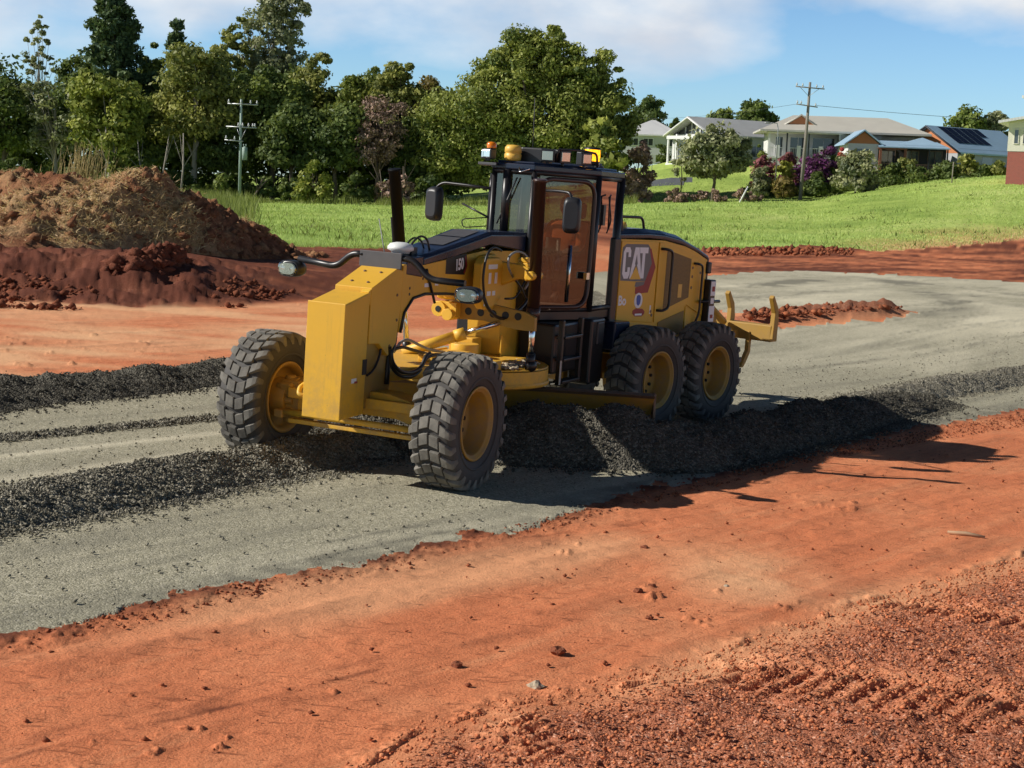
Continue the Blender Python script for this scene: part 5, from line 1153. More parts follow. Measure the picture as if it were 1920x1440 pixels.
def trunk_mesh(parent, h, r, limbs, mat, seed, lean=0):
    g = np.random.default_rng(seed); m = MB(); top = Vector((lean, 0, h)); n = 6
    pts = [Vector((lean * (k / n) ** 1.5 + g.normal(0, r * .35) * (k > 0), g.normal(0, r * .35) * (k > 0), h * k / n)) for k in range(n + 1)]
    m.tube([pts[0] - Vector((0, 0, .6))] + pts, [r * 1.35] + [r * (1.2 - .85 * k / n) for k in range(n + 1)], 8)
    for q in limbs:
        q = Vector(q); f = g.uniform(.35, .9); a = pts[int(f * n)]; mid = (a + q) / 2 + Vector((g.normal(0, .2), g.normal(0, .2), g.normal(.1, .2) + .1 * (q - a).length))
        rr = r * (1.1 - .8 * f) * .6; m.tube([a, mid, q], [rr, rr * .65, rr * .25], 6)
    return m.build('trunk', mat, parent)
def local(px, py, d, base): p = P(px, py, d); return p - base
PXM = lambda d: d / F
def tree(name, label, cat, cx, top, base, w, d, mat, nleaf=6000, nclump=46, size=.34, rk=.30, bark='bark', seed=1, crown_from=.28, group=None, spread=.22, limbs=9, depthk=.8, tr=None, asp=1.5, env=None):
    gz = P(cx, base, d); gz[2] = float(hz(gz[0], gz[1])) ; tp = P(cx, top, d)
    root = empty(name, gz); tag(root, label, cat, group)
    if group == G_F and name == 'broadleaf_tree': crown_from = min(crown_from, .10); w = w * 1.12
    hh = tp[2] - gz[2]; rw = w * PXM(d) / 2
    if env is None:
        z0 = hh * crown_from; rz = (hh - z0) / 2; g = np.random.default_rng(seed + 900)
        env = [(0, 0, z0 + rz, rw * .82, rw * depthk, rz * .92)]
        for k in range(5):
            a = g.uniform(0, 6.28); q = g.uniform(.35, .6)
            env.append((math.cos(a) * rw * .5, math.sin(a) * rw * .4, z0 + rz * g.uniform(.5, 1.55), rw * q, rw * q * depthk, rz * q * .8))
        env.append((g.normal(0, rw * .2), 0, hh - rz * .42, rw * .42, rw * .4, rz * .42))
        if crown_from == 0: env = [(0, 0, hh * .44, rw * .86, rw * .7, hh * .46), (-rw * .4, 0, hh * .26, rw * .5, rw * .5, hh * .28), (rw * .4, 0, hh * .26, rw * .5, rw * .5, hh * .28), (0, -rw * .3, hh * .2, rw * .7, rw * .5, hh * .22), (g.normal(0, rw * .25), 0, hh * .72, rw * .45, rw * .4, hh * .28)]
    else: env = [(*(np.array(P(ex, ey, d)) - gz)[:2], (P(ex, ey, d) - gz)[2], ew * PXM(d), ew * PXM(d) * .8, eh * PXM(d)) for ex, ey, ew, eh in env]
    if group == G_F and nleaf > 3000: nclump, nleaf, rk = int(nclump * 1.7), int(nleaf * 2.1), rk * 1.25
    o, c = make_crown('crown', env, nclump, nleaf, size, mat, root, seed, rk, spread, asp)
    g = np.random.default_rng(seed + 5); pick = c[g.choice(len(c), min(limbs, len(c)), replace=False)]
    trunk_mesh(root, hh * (.72 if limbs else .6), tr or max(.08, hh * .018), [tuple(p) for p in pick], bark, seed)
    return root
G_F, G_S = 'trees of the forest edge', 'shrubs under the forest edge'
tree('broadleaf_tree', 'dark broadleaf tree cut off by the left edge of the photo', 'tree', 8, 104, 352, 170, 166, 'leaf_dark', 7000, seed=11, group=G_F, crown_from=.15)
tree('broadleaf_tree', 'dark tree top filling between the pale slender tree and the tall pine', 'tree', 146, 88, 350, 120, 186, 'leaf_dark', 5000, seed=13, group=G_F)
tree('half_bare_tree', 'grey twiggy half bare tree near the left edge', 'tree', 104, 138, 350, 150, 164, 'leaf_grey', 2600, 70, .30, .22, 'pale_bark', 15, .12, G_F, limbs=34)
tree('gum_tree', 'pale slender gum with thin open crown rising at the far left', 'tree', 74, 22, 345, 82, 190, 'leaf_grey', 1700, 46, .30, .16, 'pale_bark', 17, .5, G_F, limbs=16, tr=.16)
tree('broadleaf_tree', 'yellow green leafy tree left of the olive crowned tree', 'tree', 206, 110, 348, 140, 160, 'leaf_lime', 6500, seed=19, group=G_F, crown_from=.32, bark='pale_bark')
tree('broadleaf_tree', 'small dark crown between the tall pine and the olive tree', 'tree', 285, 62, 350, 84, 186, 'leaf_mid', 3500, 30, seed=21, group=G_F)
tree('broadleaf_tree', 'large olive crowned tree left of the green power pole', 'tree', 364, 64, 366, 176, 167, 'leaf_olive', 9000, 60, seed=23, group=G_F, crown_from=.30, bark='pale_bark')
tree('gum_tree', 'tall gum with open crown and bare boughs, tallest right of the pine', 'tree', 506, -30, 352, 160, 192, 'leaf_grey', 6500, 120, .34, .15, 'pale_bark', 25, .36, G_F, limbs=30, tr=.30)
tree('gum_tree', 'olive gum leaning beside the tallest gum', 'tree', 432, 22, 352, 96, 190, 'leaf_olive', 4500, 80, .34, .18, 'pale_bark', 27, .34, G_F, limbs=18, tr=.22)
tree('broadleaf_tree', 'mid green rounded tree right behind the green power pole', 'tree', 510, 118, 372, 140, 170, 'leaf_mid', 7000, seed=29, group=G_F)
tree('broadleaf_tree', 'yellowish crowned tree below the tallest gum', 'tree', 578, 88, 374, 130, 180, 'leaf_olive', 6500, seed=31, group=G_F)
tree('broadleaf_tree', 'very dark dense tree behind the yellow green bush', 'tree', 628, 168, 378, 140, 164, 'leaf_dark', 8000, seed=33, group=G_F, crown_from=.10)
tree('broadleaf_tree', 'pale flowering tree top left of the brown bare tree', 'tree', 655, 132, 374, 96, 176, 'leaf_lime', 4500, seed=35, group=G_F)
tree('half_bare_tree', 'brown withered tree full of twigs in the forest edge', 'tree', 706, 160, 378, 112, 163, 'leaf_brown', 5200, 90, .22, .22, 'twig', 37, .10, G_F, limbs=44, tr=.2)
tree('broadleaf_tree', 'upright mid green tree top behind the brown withered tree', 'tree', 696, 104, 374, 78, 184, 'leaf_mid', 3600, 30, seed=39, group=G_F)
tree('broadleaf_tree', 'yellow olive tree right of the brown withered tree', 'tree', 752, 100, 376, 108, 174, 'leaf_olive', 6500, seed=41, group=G_F)
tree('broadleaf_tree', 'rusty crowned tree beside the huge domed fig', 'tree', 806, 126, 378, 84, 178, 'leaf_rust', 4800, 38, seed=43, group=G_F, crown_from=.35)
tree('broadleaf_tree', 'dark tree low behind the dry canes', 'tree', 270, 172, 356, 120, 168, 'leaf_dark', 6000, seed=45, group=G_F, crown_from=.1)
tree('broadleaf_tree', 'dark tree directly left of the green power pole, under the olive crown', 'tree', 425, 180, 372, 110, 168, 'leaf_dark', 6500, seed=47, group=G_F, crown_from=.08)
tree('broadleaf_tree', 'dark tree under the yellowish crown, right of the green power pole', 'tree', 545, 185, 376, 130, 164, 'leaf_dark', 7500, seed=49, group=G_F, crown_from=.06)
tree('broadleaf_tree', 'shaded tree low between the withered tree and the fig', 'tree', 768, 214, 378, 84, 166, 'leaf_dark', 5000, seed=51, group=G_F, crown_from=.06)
# the big dome
tree('fig_tree', 'huge domed green fig tree standing behind the cab', 'tree', 990, 45, 380, 420, 165, 'leaf_fig', 150000, 800, .28, .27, seed=61, limbs=26, tr=.7, spread=.24,
     env=[(900, 240, 118, 105), (845, 318, 78, 66), (870, 275, 90, 80), (985, 122, 78, 68), (1092, 132, 66, 58), (1112, 214, 76, 86), (1000, 232, 120, 110), (1062, 306, 112, 66), (1012, 82, 60, 38), (1055, 165, 70, 80), (1140, 215, 55, 70), (925, 318, 90, 62), (1140, 282, 52, 60), (945, 165, 72, 70), (1140, 150, 30, 32)])
tree('broadleaf_tree', 'small tree with large pale leaves in front of the fig, right of the cab roof', 'tree', 1128, 222, 366, 112, 158, 'leaf_fig', 1700, 34, .62, .30, seed=63, group=None, crown_from=.1)
tree('shrub', 'dark purplish ragged bush at the right foot of the fig', 'shrub', 1194, 256, 376, 62, 162, 'leaf_brown', 4200, 60, .30, .42, seed=65, crown_from=.0, group=None)
# the shaded depth of the forest, one mass behind its front trees
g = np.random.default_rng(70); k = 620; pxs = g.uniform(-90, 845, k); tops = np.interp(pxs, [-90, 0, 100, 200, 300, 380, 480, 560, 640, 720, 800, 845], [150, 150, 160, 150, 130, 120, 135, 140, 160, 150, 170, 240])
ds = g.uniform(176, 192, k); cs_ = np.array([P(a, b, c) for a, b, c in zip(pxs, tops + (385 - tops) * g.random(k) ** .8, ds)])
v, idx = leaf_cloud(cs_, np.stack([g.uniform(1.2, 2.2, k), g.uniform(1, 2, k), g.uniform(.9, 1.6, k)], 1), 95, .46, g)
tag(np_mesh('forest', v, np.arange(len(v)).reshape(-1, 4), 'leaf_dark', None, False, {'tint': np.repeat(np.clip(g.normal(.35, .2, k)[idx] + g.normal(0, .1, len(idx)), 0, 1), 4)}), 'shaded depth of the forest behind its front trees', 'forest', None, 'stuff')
# pines: whorls of drooping boughs
def pine(label, cx, top, base, w, d, seed, tiers, mat='leaf_pine'):
    g = np.random.default_rng(seed); gz = P(cx, base, d); gz[2] = float(hz(gz[0], gz[1])); hh = P(cx, top, d)[2] - gz[2]; rw = w * PXM(d) / 2
    root = empty('pine_tree', gz); tag(root, label, 'tree', G_F)
    m = MB(); m.tube([(0, 0, -.5), (0, 0, hh * .6), (0, 0, hh)], [hh * .016, hh * .010, .04], 8); V = []; T = []
    for t in range(tiers):
        f = t / (tiers - 1); z = hh * (.22 + .77 * f) + g.normal(0, .2); rl = rw * (1.02 - f) ** .75 * g.uniform(.62, 1.15) + .25
        for b in range(8):
            a = g.uniform(0, 6.28); dirv = np.array([math.cos(a), math.sin(a), 0]); l = rl * g.uniform(.7, 1.1)
            m.tube([(0, 0, z), tuple(dirv * l * .6 + [0, 0, z - l * .05]), tuple(dirv * l + [0, 0, z + l * .10])], [.05, .035, .012], 5)
            n = int(26 + 40 * (1 - f)); s = g.uniform(.25, 1, n) ** .7; c = dirv[None] * (s * l)[:, None] + np.array([0, 0, z]) + g.normal(0, .2 + .12 * l / 3, (n, 3)) * [1, 1, .95]; c[:, 2] += -l * .05 * np.sin(s * 3.1) + .10 * l * s ** 2
            q, _ = leaf_cloud(c, np.full((n, 3), .24), 4, .36, g, 1.9, .2); V.append(q); T.append(np.repeat(np.clip(g.normal(.45, .2, len(q) // 4) + g.normal(0, .15), 0, 1), 4))
    v = np.concatenate(V); np_mesh('crown', v, np.arange(len(v)).reshape(-1, 4), mat, root, False, {'tint': np.concatenate(T)}); m.build('trunk', 'bark', root)
pine('tall dark layered pine reaching out of the top of the photo', 212, -70, 350, 150, 182, 71, 26)
pine('small pointed pine tip showing above the forest behind', 328, 46, 350, 62, 196, 73, 14)
# low growth along the forest edge
for i, (cx, top, w, mat, lb, d) in enumerate([(30, 292, 120, 'leaf_dark', 'dark undergrowth bush at the left edge below the broadleaf tree', 160), (250, 288, 90, 'leaf_mid', 'leafy bush right of the dry canes', 157), (325, 302, 100, 'leaf_dark', 'dark bush below the olive crowned tree', 160),
        (400, 318, 90, 'leaf_mid', 'low bush just left of the green power pole', 158), (490, 322, 80, 'leaf_dark', 'low dark bush just right of the green power pole', 160), (668, 318, 80, 'leaf_dark', 'low dark bush right of the yellow green bush', 158), (735, 322, 90, 'leaf_brown', 'brown low scrub below the withered tree', 158), (800, 330, 80, 'leaf_dark', 'dark low bush at the left foot of the fig', 160), (545, 330, 60, 'leaf_dark', 'low dark bush left of the yellow green bush', 160)]):
    tree('shrub', lb, 'shrub', cx, top, 378, w, d, mat, 2600, 26, .30, .34, seed=81 + i, crown_from=0, group=G_S, limbs=5)
tree('shrub', 'yellow green rounded bush standing out before the dark forest', 'shrub', 586, 296, 380, 84, 153, 'leaf_lime', 4200, 36, .27, .32, seed=95, crown_from=0)
tree('shrub', 'big leaved pale green plant beside the dry canes', 'shrub', 226, 276, 340, 44, 154, 'leaf_lime', 260, 14, .8, .4, seed=97, crown_from=.1)
# thin pale stems in the shade of the forest
for i, (x0, y0, x1, y1, r, lb) in enumerate([(292, 372, 316, 260, .10, 'thin pale slanting stem left of the olive tree trunk'), (196, 352, 198, 238, .09, 'thin upright pale stem under the yellow green tree'), (214, 352, 212, 250, .08, 'second pale stem under the yellow green tree, right of the first'), (262, 360, 258, 262, .08, 'pale stem between the yellow green tree and the olive tree'), (338, 366, 344, 250, .12, 'pale trunk in the shade below the olive crown'), (716, 378, 712, 318, .09, 'grey stem below the withered tree'), (752, 378, 756, 312, .10, 'grey stem left of the exhaust like mast of the grader'), (468, 376, 492, 336, .12, 'dark bent trunk right of the power pole foot')]):
    a, b = P(x0, y0, 156.5), P(x1, y1, 157.5); a[2] = float(hz(a[0], a[1])) - .1
    m = MB(); mid = (a + b) / 2 + [.15, 0, 0]; m.tube([a, mid, b], [r, r * .8, r * .5], 6)
    for k in range(3): m.tube([mid, b + np.random.default_rng(i * 7 + k).normal(0, .9, 3)], [r * .5, r * .15], 5)
    tag(m.build('sapling_trunk', 'pale_bark' if i < 5 else 'bark'), lb, 'tree trunk', 'stems in the forest shade')
# garden and skyline on the right
G_G, G_K = 'garden shrubs before the houses', 'trees on the skyline behind the houses'
for i, a in enumerate([('round dark tree on the skyline left of the white gabled house', 1214, 170, 262, 76, 245, 'leaf_dark', 3200), ('round dark tree on the skyline above the verandah house', 1416, 183, 250, 84, 250, 'leaf_dark', 3600), ('low skyline tree left of the round one above the white house roof', 1358, 198, 250, 64, 252, 'leaf_mid', 1800), ('broad olive tree on the skyline above the blue roofed house', 1806, 200, 262, 92, 245, 'leaf_mid', 3600), ('thin grey tree on the skyline right of the broad olive one', 1868, 200, 262, 52, 245, 'leaf_grey', 1800), ('small dark tree top right of the hidden grey roof', 1264, 217, 262, 34, 248, 'leaf_dark', 1200)]):
    tree('skyline_tree', a[0], 'tree', a[1], a[2], a[3], a[4], a[5], a[6], a[7] * 3, 110, .45, .42, seed=121 + i, crown_from=.06, group=G_K)
tree('broadleaf_tree', 'round grey green garden tree left of the leaning power pole', 'tree', 1336, 230, 378, 158, 156, 'leaf_grey', 15000, 120, .29, .34, seed=131, crown_from=.17, tr=.16, spread=.3)
tree('broadleaf_tree', 'small sapling left of the round garden tree', 'tree', 1276, 282, 366, 44, 157, 'leaf_grey', 900, 16, .27, .35, seed=133, crown_from=.25, tr=.06)
tree('shrub', 'dense grey green bush on the lawn right of the leaning power pole', 'shrub', 1604, 272, 354, 92, 158, 'leaf_grey', 9000, 80, .29, .38, seed=135, crown_from=0, spread=.3)
for i, a in enumerate([('bright purple flowering bush behind the leaning power pole', 1524, 272, 336, 74, 167, 'leaf_purple', 3600), ('maroon bush left of the purple one', 1478, 280, 332, 52, 169, 'leaf_maroon', 2200), ('dark maroon bush below the verandah corner', 1434, 286, 326, 56, 170, 'leaf_maroon', 2200), ('yellow green fern like bush between the maroon bushes', 1466, 296, 344, 46, 166, 'leaf_yellow', 1500), ('grey green bush right of the round garden tree', 1424, 310, 354, 50, 163, 'leaf_grey', 2000), ('dark rounded bush at the foot of the leaning power pole', 1532, 322, 352, 56, 163, 'leaf_dark', 2200), ('reddish low bush beside the street lamp', 1468, 328, 352, 46, 162, 'leaf_rust', 1500), ('dark green bush left of the dense lawn bush', 1566, 284, 342, 54, 168, 'leaf_mid', 2200), ('tiny red flowering bush at the verandah wall', 1578, 270, 296, 26, 172, 'leaf_red', 700), ('light green palm like plant at the verandah corner', 1430, 250, 296, 32, 172, 'leaf_lime', 700),
        ('low clipped bush before the brown verandah, left one', 1672, 304, 326, 50, 166, 'leaf_dark', 1600), ('low clipped bush before the brown verandah, right one', 1716, 306, 326, 52, 166, 'leaf_mid', 1600), ('round low bush right of the brown verandah', 1772, 300, 326, 50, 166, 'leaf_dark', 1700), ('taller bush before the grey wall with the dark window', 1816, 288, 327, 52, 166, 'leaf_olive', 1800), ('low bush between the taller bush and the red wall', 1846, 306, 327, 30, 165, 'leaf_mid', 900), ('olive bush beside the red brick wall', 1872, 300, 328, 30, 164, 'leaf_olive', 1000), ('leafy bush in front of the brown verandah posts', 1700, 286, 312, 40, 168, 'leaf_olive', 1100), ('low dark bush beside the street on the left', 1240, 270, 288, 40, 205, 'leaf_dark', 900)]):
    tree('shrub', a[0], 'shrub', a[1], a[2], a[3], a[4], a[5], a[6], int(a[7] * 1.8), 34, .27, .46, seed=141 + i, crown_from=0, group=G_G, limbs=4)
tree('shrub', 'dark ragged brush right of the cab at the meadow edge', 'shrub', 1200, 338, 378, 54, 158, 'leaf_brown', 1600, 20, .3, .34, seed=171, crown_from=0, limbs=5)
for i, (cx, w, lb) in enumerate([(1330, 90, 'brown weeds under the round garden tree'), (1400, 80, 'brown weeds right of the round garden tree'), (1268, 60, 'brown weeds left under the round garden tree')]):
    tree('weed_clump', lb, 'weeds', cx, 352, 381, w, 152, 'leaf_brown', 1500, 20, .24, .4, seed=181 + i, crown_from=0, limbs=3, tr=.03)

# low planting that fills the garden beds between the shrubs
g = np.random.default_rng(610); k = 90; pxs = g.uniform(1405, 1880, k); bs_ = np.interp(pxs, [1405, 1500, 1580, 1660, 1880], [352, 348, 340, 326, 328]); cs_ = []
for a, b in zip(pxs, bs_):
    p = P(a, b, g.uniform(164, 170)); p[2] = float(hz(p[0], p[1])) + g.uniform(.1, .7); cs_.append(p)
cs_ = np.array(cs_); v, idx = leaf_cloud(cs_, np.stack([g.uniform(.6, 1.2, k), g.uniform(.5, .9, k), g.uniform(.35, .8, k)], 1), 60, .26, g)
tag(np_mesh('garden_undergrowth', v, np.arange(len(v)).reshape(-1, 4), 'leaf_dark', None, False, {'tint': np.repeat(np.clip(g.normal(.5, .3, k)[idx] + g.normal(0, .12, len(idx)), 0, 1), 4)}), 'low green planting filling the garden beds before the houses', 'planting', None, 'stuff')

# ---- grass
def blades(name, x, y, h, wd, mat, g, lean=.35, tints=None):
    n = len(x); z = hz(x, y); b = np.stack([x, y, z], 1); a = g.uniform(0, 2 * np.pi, n); s = np.stack([np.cos(a), np.sin(a), 0 * a], 1) * (wd / 2)[:, None]
    t = b + np.stack([g.normal(0, lean, n) * h, g.normal(0, lean, n) * h, h], 1)
    v = np.stack([b - s, b + s, t], 1).reshape(-1, 3); tt = g.random(n) if tints is None else tints
    return np_mesh(name, v, np.arange(n * 3).reshape(-1, 3), mat, None, False, {'tint': np.repeat(np.clip(tt, 0, 1), 3)})
g = np.random.default_rng(500)
n = 420000; u = g.uniform(-.40, .40, n); yy = 1 / g.uniform(1 / 185, 1 / 56, n); xx = u * yy; k = inside(MEAD, xx, yy) & ~inside(STREET, xx, yy); xx, yy = xx[k], yy[k]
pt = fbm(xx, yy, 6, 4, 510); k = g.random(len(xx)) < np.clip(.75 + pt, .25, 1); xx, yy, pt = xx[k], yy[k], pt[k]
pxx = px_of(xx, yy); dmm = pdist(MEAD[2:-5], xx, yy); dry = (sst(1480, 1720, pxx) * (1 - sst(1, 8, dmm + 8 * pt)) * .7)
tint = .5 + .8 * pt + g.normal(0, .2, len(xx)); isd = g.random(len(xx)) < dry
hh_ = g.uniform(.05, .17, len(xx)) * (1 + 1.0 * np.clip(pt, 0, 1)) * np.where(pxx > 1500, .8, 1)
tag(blades('grass', xx[~isd], yy[~isd], hh_[~isd], g.uniform(.02, .05, (~isd).sum()) * (yy[~isd] / 70), 'grass_blade', g, .35, tint[~isd]), 'bright green grass over the whole meadow', 'grass', None, 'stuff')
tag(blades('dry_grass', xx[isd], yy[isd], hh_[isd], g.uniform(.02, .05, isd.sum()) * (yy[isd] / 70), 'dry_blade', g), 'short dry grass along the soil on the far right', 'grass', None, 'stuff')
n = 3600; kx = g.uniform(-.36, .36, 320); ky = 1 / g.uniform(1 / 165, 1 / 62, 320); q = g.integers(0, 320, n); xx = kx[q] * ky[q] + g.normal(0, .45, n); yy = ky[q] + g.normal(0, .6, n); k = inside(MEAD, xx, yy) & ~inside(STREET, xx, yy); xx, yy = xx[k], yy[k]
tag(blades('meadow_weeds', xx, yy, g.uniform(.12, .42, len(xx)), g.uniform(.05, .12, len(xx)), 'tall_grass_blade', g, .5), 'darker weed tufts dotted over the meadow', 'weeds', None, 'stuff')
n = 26000; u = g.uniform(-.36, -.165, n); yy = g.uniform(85, 156, n); xx = u * yy; pxx = px_of(xx, yy); k = g.random(n) < np.interp(pxx, [-100, 380, 480], [1, 1, 0]); xx, yy = xx[k], yy[k]
tag(blades('tall_grass', xx, yy, g.uniform(.5, 1.5, len(xx)), g.uniform(.06, .13, len(xx)), 'tall_grass_blade', g, .22), 'tall pale grass behind the soil heap', 'tall grass', None, 'stuff')
n = 3200; pxx = g.uniform(455, 1180, n); yy = g.uniform(150, 157, n); xx = (pxx - 960) / F * yy
tag(blades('edge_weeds', xx, yy, g.uniform(.25, .8, n) * (.5 + np.clip(.7 + 2 * vnoise(pxx / 40, pxx * 0, 5), 0, 1)), g.uniform(.05, .11, n), 'tall_grass_blade', g, .25), 'weeds along the foot of the forest', 'weeds', None, 'stuff')
b = P(150, 330, 152); b[2] = float(hz(b[0], b[1])); n = 420; a = g.normal(0, 1.5, n); q = g.normal(0, .8, n)
m = MB()
for k in range(150):
    x0, y0 = g.normal(0, 1.15), g.normal(0, .7); h = g.uniform(2.2, 5.4); l = g.normal(.10, .10); m.tube([(x0, y0, 0), (x0 + l * h * .4, y0, h * .6), (x0 + l * h, y0 + g.normal(0, .2), h)], [.03, .022, .008], 4)
cc = m.build('dry_canes', 'straw'); cc.location = b; tag(cc, 'clump of tall dry tan canes behind the soil heap', 'cane clump', None, 'stuff')

# ------------------------------------------------------------------ poles and posts
def on_ground(px, py, d):
    p = P(px, py, d); p[2] = float(hz(p[0], p[1])); return p
def rel(px, py, d, o): return Vector(P(px, py, d) - o)
# left, pale green pole
d = 157; o = on_ground(449, 378, d); root = empty('power_pole', o); tag(root, 'pale green power pole with three cross arms before the forest', 'power pole')
m = MB(); m.tube([(0, 0, -.5), rel(452.5, 186, d, o)], [.17, .11], 12); m.build('pole', 'pole_green', root)
for (xa, ya, xb, yb, ins) in ((427, 194, 484, 197, (429, 452, 470, 482)), (424, 237, 481, 240, (447, 455, 466, 474, 478)), (421, 262, 456, 265, (424, 440))):
    a, b = rel(xa, ya, d - .2, o), rel(xb, yb, d - .2, o); q = MB(); q.tube([a, b], .075, 6); ar = q.build('cross_arm', 'galvanised', root)
    for x in ins:
        p = a + (b - a) * ((x - xa) / (xb - xa)); q = MB(); q.lathe([(0, .05), (.08, .05), (.10, .10), (.2, .10), (.22, .06), (.36, .07), (.40, .0001)], p + Vector((0, 0, .06)), (0, 0, 1), 10); q.build('insulator', 'porcelain', ar)
a = rel(452, 237, d - .15, o); q = MB(); q.tube([rel(452, 262, d - .2, o), rel(444, 240, d - .2, o)], .03, 5); q.tube([rel(452, 262, d - .2, o), rel(462, 240, d - .2, o)], .03, 5); q.build('arm_brace', 'galvanised', root)
p = rel(459, 288, d - .3, o); q = MB(); q.lathe([(-.65, .0001), (-.65, .26), (.6, .26), (.68, .1), (.72, .0001)], p, (0, 0, 1), 14)
for k in (-.12, .12): q.tube([p + Vector((k, 0, .7)), p + Vector((k, 0, .95))], .05, 6)
q.build('transformer', 'pole_green', root)
# right, leaning wooden pole
d = 158; o = on_ground(1500, 376, d); root = empty('power_pole', o); tag(root, 'leaning grey wooden power pole in front of the verandah house', 'power pole')
tp = rel(1519, 154, d, o); m = MB(); m.tube([tp * -.04, tp * .5 + Vector((.05, 0, 0)), tp], [.20, .165, .125], 12); m.build('pole', 'pole_wood', root)
for (xa, ya, xb, yb, ins) in ((1492, 162, 1546, 167, (1494, 1505, 1531, 1543)), (1493, 195, 1533, 201, (1495, 1502, 1529))):
    a, b = rel(xa, ya, d - .2, o), rel(xb, yb, d - .2, o); q = MB(); q.tube([a, b], .065, 6); ar = q.build('cross_arm', 'pole_wood', root)
    for x in ins:
        p = a + (b - a) * ((x - xa) / (xb - xa)); q = MB(); q.lathe([(0, .04), (.08, .04), (.10, .09), (.2, .09), (.22, .05), (.32, .055), (.35, .0001)], p + Vector((0, 0, .05)), (0, 0, 1), 10); q.build('insulator', 'porcelain', ar)
q = MB(); q.tube([rel(1500, 163, d - .2, o), rel(1516, 180, d - .2, o)], .025, 5); q.tube([rel(1537, 166, d - .2, o), rel(1517, 180, d - .2, o)], .025, 5); q.build('arm_brace', 'galvanised', root)
def wire(a, b, sag, label, r=.020):
    m = MB(); a, b = Vector(a), Vector(b); m.tube([a + (b - a) * (k / 16) - Vector((0, 0, sag * 4 * (k / 16) * (1 - k / 16))) for k in range(17)], r, 4)
    tag(m.build('overhead_wire', 'wire'), label, 'wire')
wire(P(1531, 198, d - .2), P(2180, 238, 172), .35, 'thin wire running right from the lower arm of the leaning pole')
wire(P(1494, 195, d - .2), P(1180, 222, 250), .5, 'faint wire running left from the leaning pole to the skyline', .014)
# street lamp, posts, sign
d = 164; o = on_ground(1454, 350, d); root = empty('street_lamp', o); tag(root, 'slim grey street lamp with a bent arm before the verandah', 'street lamp')
tp = rel(1459, 236, d, o); q = MB(); q.tube([(0, 0, -.2), tp * .97, tp + Vector((-.10, 0, .25)), rel(1441, 230, d, o)], [.07, .05, .045, .04], 8); q.build('pole', 'galvanised', root)
p = rel(1440, 230, d, o); q = MB(); q.lathe([(-.35, .02), (-.25, .10), (.2, .09), (.3, .02)], p, (1, 0, 0), 10); q.build('lamp_head', 'galvanised', root)
for nm, a, b, dd, r, mt, lb, ct in (('marker_stake', (1384, 382), (1402, 351), 150, .085, 'white_paint', 'short white stake leaning over at the meadow edge', 'stake'), ('fence_post', (1783, 362), (1788, 305), 149, .055, 'pole_wood', 'thin upright post on the lawn before the brown verandah', 'post'), ('marker_pole', (1891, 362), (1899, 262), 148, .06, 'white_paint', 'tall thin white pole before the red brick wall', 'pole')):
    p = on_ground(*a, dd); q = MB(); q.tube([p - [0, 0, .3], P(*b, dd)], [r, r * .9], 8); q.lathe([(0, r * .95), (.06, r * .8), (.08, .0001)], P(*b, dd), (0, 0, 1), 8); tag(q.build(nm, mt), lb, ct)
d = 190; o = on_ground(1221, 342, d); root = empty('road_sign', o); tag(root, 'small white road sign beside the street on the left', 'road sign')
q = MB(); q.tube([(0, 0, -.2), (0, 0, 2.0)], .05, 8); q.build('post', 'galvanised', root); q = MB(); q.bx(-.40, .40, -.10, -.06, 1.0, 2.2); q.build('sign_plate', 'white_paint', root, .02)

